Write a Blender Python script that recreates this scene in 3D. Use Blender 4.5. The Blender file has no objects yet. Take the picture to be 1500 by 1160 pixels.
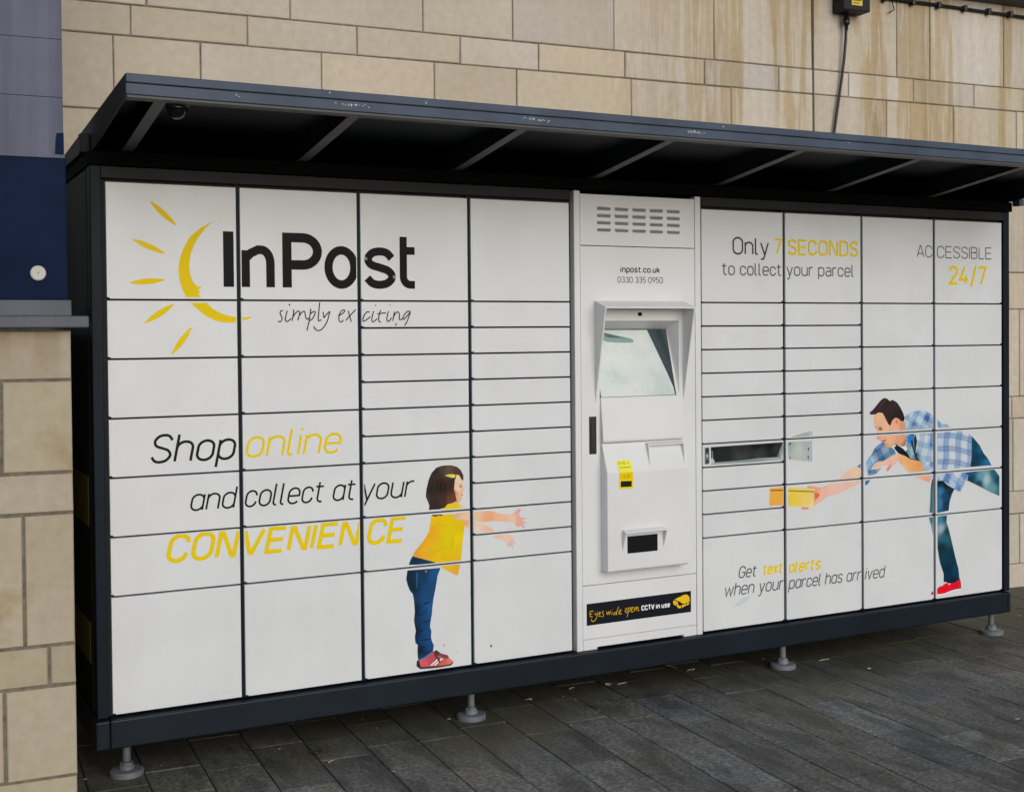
import bpy, bmesh, math, random
from mathutils import Vector, Matrix
R = math.radians
scene = bpy.context.scene
COL = scene.collection

# ------------------------------------------------------------------ camera
cam_data = bpy.data.cameras.new("camera")
cam = bpy.data.objects.new("camera", cam_data)
COL.objects.link(cam)
YAW, PITCH, ROLL = 0.47443, -0.01827, -0.00868
fw = Vector((math.sin(YAW)*math.cos(PITCH), math.cos(YAW)*math.cos(PITCH), math.sin(PITCH)))
rt = Vector((math.cos(YAW), -math.sin(YAW), 0))
up = rt.cross(fw)
rt2 = rt*math.cos(ROLL) + up*math.sin(ROLL)
up2 = up*math.cos(ROLL) - rt*math.sin(ROLL)
m = Matrix((rt2, up2, -fw)).transposed().to_4x4()
m.translation = Vector((-0.71662, -4.36243, 1.49301))
cam.matrix_world = m
cam_data.sensor_fit = 'HORIZONTAL'
cam_data.sensor_width = 36.0
cam_data.lens = 1839.2476/1500*36
cam_data.shift_x = 0.0
cam_data.shift_y = -(580-523.886)/1500
cam_data.clip_start = 0.05
cam_data.clip_end = 3000
scene.camera = cam

# ------------------------------------------------------------------ light: bright overcast sky, very soft sun
SUN_EL, SUN_AZ = R(20), R(176)      # azimuth clockwise from +Y (north): behind the viewer, a little to the right
world = bpy.data.worlds.new("World")
scene.world = world
world.use_nodes = True
wn, wl = world.node_tree.nodes, world.node_tree.links
sky = wn.new('ShaderNodeTexSky')
sky.sky_type = 'NISHITA'
sky.sun_disc = False
sky.sun_elevation = SUN_EL
sky.sun_rotation = SUN_AZ
sky.air_density = 1.0
sky.dust_density = 1.0
sky.ozone_density = 1.0
hs = wn.new('ShaderNodeHueSaturation')
hs.inputs['Saturation'].default_value = 0.75      # cloud cover: the sky is nearly white
wl.new(sky.outputs[0], hs.inputs['Color'])
wl.new(hs.outputs[0], wn['Background'].inputs[0])
wn['Background'].inputs[1].default_value = 0.066
sun_data = bpy.data.lights.new("sun", 'SUN')
sun_data.energy = 0.95
sun_data.angle = R(60)
sun_data.color = (1.0, 0.99, 0.975)
sun = bpy.data.objects.new("sun", sun_data)
COL.objects.link(sun)
d = Vector((math.sin(SUN_AZ)*math.cos(SUN_EL), math.cos(SUN_AZ)*math.cos(SUN_EL), math.sin(SUN_EL)))
sun.rotation_euler = d.to_track_quat('Z', 'Y').to_euler()
scene.view_settings.view_transform = 'Standard'
scene.view_settings.look = 'None'
scene.view_settings.gamma = 1.0
scene.view_settings.use_curve_mapping = False
scene.view_settings.exposure = 0.6
scene.cycles.max_bounces = 8

# ------------------------------------------------------------------ helpers
def lin(c):
    c = c/255
    return c/12.92 if c <= 0.04045 else ((c+0.055)/1.055)**2.4
from mathutils import noise as mnoise
def ink(rgb):                       # printed ink: sRGB value -> reflectance
    return tuple(min(.9, lin(v)/0.78) for v in rgb)

def mat(name, base, rough=0.5, metal=0.0, spec=0.5):
    M = bpy.data.materials.new(name); M.use_nodes = True
    b = M.node_tree.nodes['Principled BSDF']
    b.inputs['Base Color'].default_value = (*base, 1)
    b.inputs['Roughness'].default_value = rough
    b.inputs['Metallic'].default_value = metal
    b.inputs['Specular IOR Level'].default_value = spec
    return M
def nodes(M):
    return M.node_tree.nodes, M.node_tree.links, M.node_tree.nodes['Principled BSDF']
def noise(M, scale, detail=4, stretch=None, rough=.55):
    n, l, b = nodes(M)
    tc = n.new('ShaderNodeTexCoord'); mp = n.new('ShaderNodeMapping'); t = n.new('ShaderNodeTexNoise')
    if stretch: mp.inputs['Scale'].default_value = stretch
    t.inputs['Scale'].default_value = scale; t.inputs['Detail'].default_value = detail; t.inputs['Roughness'].default_value = rough
    l.new(tc.outputs['Object'], mp.inputs[0]); l.new(mp.outputs[0], t.inputs['Vector'])
    return t
def ramp(M, src, stops):
    n, l, b = nodes(M)
    r = n.new('ShaderNodeValToRGB')
    e = r.color_ramp.elements
    while len(e) < len(stops): e.new(0.5)
    for k, (p, c) in zip(e, stops):
        k.position = p; k.color = (*c, 1) if isinstance(c, tuple) else (c, c, c, 1)
    l.new(src, r.inputs[0]); return r.outputs[0]
def mix(M, mode, a, b_, f=1.0):
    n, l, b = nodes(M)
    x = n.new('ShaderNodeMix'); x.data_type = 'RGBA'; x.blend_type = mode
    if hasattr(f, 'default_value'): l.new(f, x.inputs[0])
    else: x.inputs[0].default_value = f
    for s, i in ((a, 6), (b_, 7)):
        if isinstance(s, tuple): x.inputs[i].default_value = (*s, 1)
        else: l.new(s, x.inputs[i])
    return x.outputs[2]
def bump(M, src, strength, dist=0.002):
    n, l, b = nodes(M)
    x = n.new('ShaderNodeBump'); x.inputs['Strength'].default_value = strength; x.inputs['Distance'].default_value = dist
    l.new(src, x.inputs['Height']); l.new(x.outputs[0], b.inputs['Normal'])
def attr(M, name):
    n, l, b = nodes(M)
    a = n.new('ShaderNodeAttribute'); a.attribute_name = name
    return a.outputs['Color']
def setc(M, sock):
    n, l, b = nodes(M); l.new(sock, b.inputs['Base Color'])

def link(name, bm, M, parent=None, smooth=False):
    me = bpy.data.meshes.new(name)
    bm.normal_update(); bm.to_mesh(me); bm.free()
    for x in (M if isinstance(M, (list, tuple)) else [M]): me.materials.append(x)
    if smooth:
        for p in me.polygons: p.use_smooth = True
    o = bpy.data.objects.new(name, me); COL.objects.link(o)
    if parent: o.parent = parent
    return o
def empty(name, loc, rz=0.0):
    o = bpy.data.objects.new(name, None); COL.objects.link(o)
    o.location = loc; o.rotation_euler.z = rz; o.empty_display_size = 0.1
    return o
def tag(o, label=None, cat=None, group=None, kind=None):
    if label: o['label'] = label
    if cat: o['category'] = cat
    if group: o['group'] = group
    if kind: o['kind'] = kind
    return o
def box(bm, x0, x1, y0, y1, z0, z1, bev=0.0, seg=2, mi=0):
    t = bmesh.new()
    r = bmesh.ops.create_cube(t, size=1)
    for v in t.verts:
        v.co = Vector(((x0+x1)/2+v.co.x*(x1-x0), (y0+y1)/2+v.co.y*(y1-y0), (z0+z1)/2+v.co.z*(z1-z0)))
    if bev: bmesh.ops.bevel(t, geom=t.edges[:], offset=bev, segments=seg, profile=0.5, affect='EDGES')
    merge(bm, t, mi)
def merge(bm, t, mi=0):
    vm = {v: bm.verts.new(v.co) for v in t.verts}
    for f in t.faces:
        try: g = bm.faces.new([vm[v] for v in f.verts]); g.material_index = mi; g.smooth = f.smooth
        except ValueError: pass
    t.free()
def prism_x(bm, prof, x0, x1, mi=0, bev=0.0):     # profile of (y, z) pushed along x
    t = bmesh.new()
    a = [t.verts.new((x0, y, z)) for y, z in prof]; b = [t.verts.new((x1, y, z)) for y, z in prof]
    n = len(prof)
    t.faces.new(a); t.faces.new(b[::-1])
    for i in range(n): t.faces.new((a[i], b[i], b[(i+1) % n], a[(i+1) % n]))
    bmesh.ops.recalc_face_normals(t, faces=t.faces[:])
    if bev: bmesh.ops.bevel(t, geom=t.edges[:], offset=bev, segments=2, profile=.5, affect='EDGES')
    merge(bm, t, mi)
def prism_y(bm, poly, y0, y1, mi=0, bev=0.0):     # outline of (x, z) pushed along y (y0 = front)
    t = bmesh.new()
    a = [t.verts.new((x, y0, z)) for x, z in poly]; b = [t.verts.new((x, y1, z)) for x, z in poly]
    n = len(poly)
    fr = t.faces.new(a); t.faces.new(b[::-1])
    for i in range(n): t.faces.new((a[i], b[i], b[(i+1) % n], a[(i+1) % n]))
    bmesh.ops.recalc_face_normals(t, faces=t.faces[:])
    if bev: bmesh.ops.bevel(t, geom=list(fr.edges), offset=bev, segments=2, profile=.5, affect='EDGES')
    merge(bm, t, mi)
def lathe(bm, prof, cx, cy, n=28, mi=0, smooth=True):   # (radius, z) profile about a vertical axis
    rings = []
    for r, z in prof:
        rings.append([bm.verts.new((cx+r*math.cos(2*math.pi*k/n), cy+r*math.sin(2*math.pi*k/n), z)) for k in range(n)] if r > 1e-6 else [bm.verts.new((cx, cy, z))])
    for A, B in zip(rings, rings[1:]):
        for k in range(n):
            q = [A[k % len(A)], A[(k+1) % len(A)], B[(k+1) % len(B)], B[k % len(B)]]
            q = list(dict.fromkeys(q))
            if len(q) > 2:
                f = bm.faces.new(q); f.smooth = smooth; f.material_index = mi
    bmesh.ops.recalc_face_normals(bm, faces=bm.faces[:])
def tube(bm, pts, r, n=8):
    pts = [Vector(p) for p in pts]; rings = []
    for i, p in enumerate(pts):
        t = (pts[min(i+1, len(pts)-1)]-pts[max(i-1, 0)]).normalized()
        a = t.cross(Vector((0, 1, 0.01))).normalized(); b = t.cross(a)
        rr = r[i] if isinstance(r, (list, tuple)) else r
        rings.append([bm.verts.new(p+(a*math.cos(2*math.pi*k/n)+b*math.sin(2*math.pi*k/n))*rr) for k in range(n)])
    for A, B in zip(rings, rings[1:]):
        for k in range(n):
            f = bm.faces.new((A[k], A[(k+1) % n], B[(k+1) % n], B[k])); f.smooth = True
    bm.faces.new(rings[0][::-1]); bm.faces.new(rings[-1])
    bmesh.ops.recalc_face_normals(bm, faces=bm.faces[:])

# ------------------------------------------------------------------ stroke lettering
def arc(cx, cy, rx, ry, a0, a1, n=10):
    return [(cx+rx*math.cos(R(a0+(a1-a0)*i/n)), cy+ry*math.sin(R(a0+(a1-a0)*i/n))) for i in range(n+1)]
X = 0.73
def stad(w, h, ry=None, y0=0.0):
    ry = ry or w*0.52
    p = arc(w/2, h-ry, w/2, ry, 180, 0) + arc(w/2, y0+ry, w/2, ry, 0, -180)
    return p + [p[0]]
def spline(P, n=6):
    out = []
    for i in range(len(P)-1):
        p0, p1, p2, p3 = P[max(i-1, 0)], P[i], P[i+1], P[min(i+2, len(P)-1)]
        for k in range(n):
            t = k/n
            out.append(tuple(0.5*((2*b)+(-a+c)*t+(2*a-5*b+4*c-e)*t*t+(-a+3*b-3*c+e)*t**3) for a, b, c, e in zip(p0, p1, p2, p3)))
    return out+[P[-1]]
def s_curve(w, h):
    return spline([(w*.98, h*.80), (w*.78, h*.955), (w*.5, h), (w*.2, h*.945), (w*.03, h*.77), (w*.16, h*.60), (w*.5, h*.515), (w*.84, h*.42), (w, h*.24), (w*.82, h*.06), (w*.5, 0), (w*.2, h*.045), (0, h*.20)])
def c_curve(w, h, g):
    ry = w*.54
    return [(w, h-ry-g)] + arc(w/2, h-ry, w/2, ry, 0, 180) + arc(w/2, ry, w/2, ry, 180, 360) + [(w, ry+g)]
W = .46
arch = [(0, X-.26)] + arc(W/2, X-.24, W/2, .24, 180, 0) + [(W, 0)]
bowl = stad(W, X)
GL = {
 'o': (W, [bowl]), 'n': (W, [[(0, 0), (0, X)], arch]), 'h': (W, [[(0, 0), (0, 1.0)], arch]),
 'u': (W, [[(W, X), (W, 0)], [(0, X)] + arc(W/2, .24, W/2, .24, 180, 360)]),
 'd': (W, [bowl, [(W, 0), (W, 1.0)]]), 'p': (W, [bowl, [(0, X), (0, -.27)]]), 'q': (W, [bowl]),
 '@': (W, [bowl, [(W, 0), (W, X)]]),
 'a': (W*.95, [[(.05, X-.08)] + arc(W*.475, X-.2, W*.475, .2, 140, 0) + [(W*.95, 0)], [(W*.95, .42), (.2, .42)] + arc(.2, .21, .2, .21, 90, 270) + [(.28, 0), (W*.95, .12)]]),
 'c': (W*.92, [c_curve(W*.92, X, 0)]),
 'e': (W, [[(.01, X*.5), (W, X*.5)] + arc(W/2, X-.24, W/2, .24, 0, 180) + arc(W/2, .24, W/2, .24, 180, 325)]),
 'l': (.16, [[(0, 1.0), (0, .13)] + arc(.11, .13, .11, .13, 180, 270) + [(.14, 0)]]),
 't': (.32, [[(.1, .94), (.1, .17)] + arc(.26, .17, .16, .17, 180, 270) + [(.32, 0)], [(-.04, X), (.3, X)]]),
 'i': (0.02, [[(0, 0), (0, X)], [(0, .91), (0, 1.0)]]), 'r': (.3, [[(0, 0), (0, X)], [(0, X-.26)] + arc(.24, X-.24, .24, .24, 180, 75)]),
 's': (.42, [s_curve(.42, X)]),
 'y': (W, [[(0, X), (W*.52, .0)], [(W, X), (W*.46, -.14)] + arc(W*.2, -.12, W*.26, .15, -10, -80) + [(.02, -.27)]]),
 'w': (.72, [[(0, X), (.18, 0), (.36, X-.06), (.54, 0), (.72, X)]]), 'v': (.44, [[(0, X), (.22, 0), (.44, X)]]),
 'x': (.42, [[(0, 0), (.42, X)], [(0, X), (.42, 0)]]), 'k': (.42, [[(0, 0), (0, 1.0)], [(.4, X), (.03, .32)], [(.14, .44), (.42, 0)]]),
 '.': (0.05, [[(0, 0), (0, .13)]]), '/': (.34, [[(0, -.16), (.34, 1.06)]]),
 'I': (0.02, [[(0, 0), (0, 1)]]), 'O': (.56, [stad(.56, 1)]), '0': (.5, [stad(.5, 1)]),
 'C': (.54, [c_curve(.54, 1, 0)]), 'S': (.52, [s_curve(.52, 1)]),
 'N': (.54, [[(0, 0), (0, 1), (.06, 1), (.48, 0), (.54, 0), (.54, 1)]]), 'V': (.58, [[(0, 1), (.26, 0), (.32, 0), (.58, 1)]]),
 'E': (.49, [[(.49, 1), (0, 1), (0, 0), (.49, 0)], [(0, .51), (.45, .51)]]), 'L': (.42, [[(0, 1), (0, 0), (.42, 0)]]),
 'D': (.54, [[(0, 0), (0, 1), (.28, 1)] + arc(.28, .74, .26, .26, 90, 0) + arc(.28, .26, .26, .26, 0, -90) + [(0, 0)]]),
 'A': (.58, [[(0, 0), (.265, 1), (.315, 1), (.58, 0)], [(.11, .3), (.47, .3)]]),
 'B': (.5, [[(0, 0), (0, 1), (.26, 1)] + arc(.26, .765, .21, .235, 90, -90) + [(0, .53)], [(.26, .53)] + arc(.24, .265, .26, .265, 90, -90) + [(0, 0)]]),
 'P': (.5, [[(0, 0), (0, 1), (.26, 1)] + arc(.26, .74, .24, .26, 90, -90) + [(0, .48)]]),
 'G': (.56, [c_curve(.56, 1, 0)[:-1] + [(.56, .46), (.3, .46)]]), 'T': (.5, [[(0, 1), (.5, 1)], [(.25, 1), (.25, 0)]]), 'Y': (.5, [[(0, 1), (.25, .45), (.5, 1)], [(.25, .45), (.25, 0)]]),
 '7': (.46, [[(0, 1), (.46, 1), (.14, 0)]]),
 '2': (.48, [[(0, .76)] + arc(.24, .76, .24, .24, 170, -30) + [(0, 0), (.48, 0)]]), '4': (.52, [[(.3, 1), (0, .25), (.52, .25)], [(.38, .5), (.38, 0)]]),
 '3': (.48, [arc(.24, .75, .22, .25, 150, -90), arc(.24, .25, .24, .25, 90, -150)]),
 '5': (.48, [[(.44, 1), (.05, 1), (.03, .5)] + arc(.24, .3, .24, .3, 130, -150)]),
 '9': (.48, [stad(.48, 1, .27, .42), [(.48, .7), (.24, 0)]]),
}
def strip(pts, hw):                 # centre line -> outline quads
    P = [Vector(p) for p in pts]
    P = [p for i, p in enumerate(P) if i == 0 or (p-P[i-1]).length > 1e-6]
    closed = len(P) > 3 and (P[0]-P[-1]).length < 1e-6
    if closed: P = P[:-1]
    n = len(P); offs = []
    for i in range(n):
        d0 = (P[i]-P[i-1]).normalized() if (i > 0 or closed) else None
        d1 = (P[(i+1) % n]-P[i]).normalized() if (i < n-1 or closed) else None
        if d0 is None: d0 = d1
        if d1 is None: d1 = d0
        n0 = Vector((-d0.y, d0.x)); n1 = Vector((-d1.y, d1.x)); b = n0+n1
        if b.length < .05: b = n0
        b.normalize(); k = 1/max(.40, b.dot(n0))
        offs.append(b*hw*k)
    q = []
    for i in range(n if closed else n-1):
        j = (i+1) % n
        a, b, c, d_ = P[i]+offs[i], P[i]-offs[i], P[j]-offs[j], P[j]+offs[j]
        cr = lambda u, v, w: (v.x-u.x)*(w.y-u.y)-(v.y-u.y)*(w.x-u.x)
        if cr(a, b, c)*cr(a, c, d_) < 0 or cr(b, c, d_)*cr(b, d_, a) < 0:      # mitres crossed on a short step: two clean triangles
            n0 = Vector((-(P[j]-P[i]).y, (P[j]-P[i]).x)).normalized()*hw
            a, b, c, d_ = P[i]+n0, P[i]-n0, P[j]-n0, P[j]+n0
        q.append([a, b, c, d_])
    return q
def text_strokes(s, x0, x1, z0, cap, weight, slant, track=.085):
    t = weight/cap; adv = 0; items = []
    gap = track+t*.9
    for ch in s:
        if ch == ' ': adv += .34; continue
        w, st = GL[ch]
        items.append((adv, st)); adv += w+gap
    nat = adv-gap
    k = (x1-x0-weight-(slant*cap*.35 if slant else 0))/(nat if nat > .1 else 1)
    out = []
    for a, st in items:
        for line in st:
            L = []
            for px, py in line:
                y = (t/2+py*(1-t))*cap if py >= 0 else (t/2+py)*cap
                L.append((x0+weight/2+(a+px)*k+slant*y, z0+y))
            out.append(L)
    return out
def lum_quads(lines, hw):
    out = []
    for L in lines: out.append(strip(L, hw))
    return out

# ------------------------------------------------------------------ materials
def powder(name, base, rough, scuff=0.0, grain=900, spec=.5):
    M = mat(name, base, rough, 0, spec)
    g = noise(M, grain, 2); bump(M, g.outputs[0], .06, .0004)
    d_ = noise(M, 3.2, 6); s_ = noise(M, 14, 4, (1, 1, .12))
    dark = tuple(v*(1-scuff) for v in base); w_ = 1-scuff*.18
    setc(M, mix(M, 'MULTIPLY', ramp(M, d_.outputs[0], [(.38, dark), (.58, base)]), ramp(M, s_.outputs[0], [(.40, w_), (.56, 1.0)])))
    return M
WHITE = powder('white_powder_coat', (.745, .765, .785), .34, .055)
TERMINAL = powder('white_terminal_coat', (.775, .785, .795), .38, .045)
NAVY = powder('navy_powder_coat', (.006, .0115, .021), .5, .25, 500, .16)
NAVY_BASE = powder('navy_base_coat', (.006, .0125, .021), .36, .3, 500, .28)
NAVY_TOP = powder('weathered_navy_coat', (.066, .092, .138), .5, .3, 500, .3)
CHAR = powder('charcoal_steel', (.022, .022, .024), .55, .2, 500, .2)
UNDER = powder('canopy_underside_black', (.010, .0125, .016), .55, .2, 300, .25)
SHADE = powder('matt_black_steel', (.0035, .004, .0045), .75, .2, 300, .04)
STEELGREY = powder('grey_bracket_steel', (.066, .066, .063), .5, .2, 300)
RECESS = mat('dark_gap', (.008, .009, .011), .7)
BLACK = mat('black_plastic', (.012, .012, .013), .35)
GLASSBLK = mat('black_glass', (.006, .006, .007), .08)
PRINT = mat('printed_vinyl', (.8, .8, .8), .45, 0, .12); setc(PRINT, attr(PRINT, 'Col'))
GALV = powder('galvanised_foot', (.19, .20, .22), .5, .4, 200, .4)
YEL = mat('yellow_sticker', (.75, .55, .04), .4)
DULL = mat('dull_yellow_print', (.16, .115, .012), .6)

def paint(bm, quads, rgb, lift, lay):
    c = (*ink(rgb), 1)
    for qi, q in enumerate(quads):
        vs = [bm.verts.new((p[0], -lift-(qi % 2)*.00004-(qi % 5)*.000012, p[1])) for p in q]
        try: f = bm.faces.new(vs)
        except ValueError: continue
        for lp in f.loops: lp[lay] = c
def grid_cut(bm, step, lay=None):
    for ax in (0, 2):
        lo = min(v.co[ax] for v in bm.verts); hi = max(v.co[ax] for v in bm.verts)
        k = math.ceil(lo/step)*step
        while k < hi:
            no = Vector((1, 0, 0)) if ax == 0 else Vector((0, 0, 1))
            bmesh.ops.bisect_plane(bm, geom=bm.verts[:]+bm.edges[:]+bm.faces[:], plane_co=no*k, plane_no=no, dist=1e-6)
            k += step
def plaid(x, z, ang, pu, pv, depth):          # woven blue check of the printed shirt
    ca, sa = math.cos(R(ang)), math.sin(R(ang))
    u, v = (x*ca+z*sa)/pu, (-x*sa+z*ca)/pv
    u += .07*math.sin(v*2.1+1); v += .09*math.sin(u*1.7)
    fu, fv = u % 1, v % 1
    bu = max(0, min(1, (.27-abs(fu-.5))*14)); bv = max(0, min(1, (.25-abs(fv-.5))*14))
    c = [.64, .68, .73]
    for t in (bu, bv):
        for i, k_ in enumerate((.26, .47, .76)): c[i] *= 1-t*depth*(1-k_)
    if bu*bv > .01:
        for i, k_ in enumerate((.12, .42, .90)): c[i] *= 1-bu*bv*depth*(1-k_)
    if abs(fu-.5) < .05 or abs(fv-.5) < .06: c = [q*.75+.12 for q in c]
    return c
def region(poly, spec, lift, kind='p'):       # one printed shape, blended between colour samples
    bm = bmesh.new(); lay = bm.loops.layers.color.new('tmp') if False else bm.loops.layers.float_color.new('Col')
    vs = [bm.verts.new((x, -lift, z)) for x, z in poly]
    try: bm.faces.new(vs)
    except ValueError: return None
    bm.normal_update()
    bmesh.ops.triangulate(bm, faces=bm.faces[:], ngon_method='EAR_CLIP')
    blend = not isinstance(spec[0], (int, float))
    pk = [float(q) for q in kind.split(':')[1:]] if kind.startswith('k') else None
    if blend: grid_cut(bm, .0045 if pk else .0075)
    S = [(x, z, ink(c)) for x, z, c in spec] if blend else None
    for f in bm.faces:
        for lp in f.loops:
            if blend:
                x, z = lp.vert.co.x, lp.vert.co.z; W_ = 0; a = [0, 0, 0]
                for sx, sz, c in S:
                    w = 1/((x-sx)**2+(z-sz)**2+1e-5)**1.6; W_ += w
                    for i in range(3): a[i] += w*c[i]
                am = .035+.17*(1-min(1, (a[0]+a[1]+a[2])/W_*1.1)); jt = 1+am*mnoise.noise(Vector((x*38, 3.1, z*26)))+am*.7*mnoise.noise(Vector((x*110, 7.7, z*90)))
                lp[lay] = (a[0]/W_*jt, a[1]/W_*jt, a[2]/W_*jt, 1)
                if pk:
                    q = plaid(x, z, *pk[:4]); m_ = pk[4]
                    lp[lay] = (*[lp[lay][i]*(1-m_)+q[i]*m_ for i in range(3)], 1)
            else: lp[lay] = (*ink(spec), 1)
    for f in bm.faces:
        if f.normal.y > 0: f.normal_flip()
    return bm
def absorb(dst, src):
    la, lb = dst.loops.layers.float_color['Col'], src.loops.layers.float_color['Col']
    vm = {v: dst.verts.new(v.co) for v in src.verts}
    for f in src.faces:
        try: g = dst.faces.new([vm[v] for v in f.verts])
        except ValueError: continue
        for p, q in zip(g.loops, f.loops): p[la] = q[lb]
def clip(bm, x0, x1, z0, z1):
    for co, no in (((x0, 0, 0), (-1, 0, 0)), ((x1, 0, 0), (1, 0, 0)), ((0, 0, z0), (0, 0, -1)), ((0, 0, z1), (0, 0, 1))):
        if not bm.faces: return
        bmesh.ops.bisect_plane(bm, geom=bm.verts[:]+bm.edges[:]+bm.faces[:], plane_co=co, plane_no=no, clear_outer=True, dist=1e-7)
def print_bm():
    bm = bmesh.new(); bm.loops.layers.float_color.new('Col'); return bm

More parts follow.
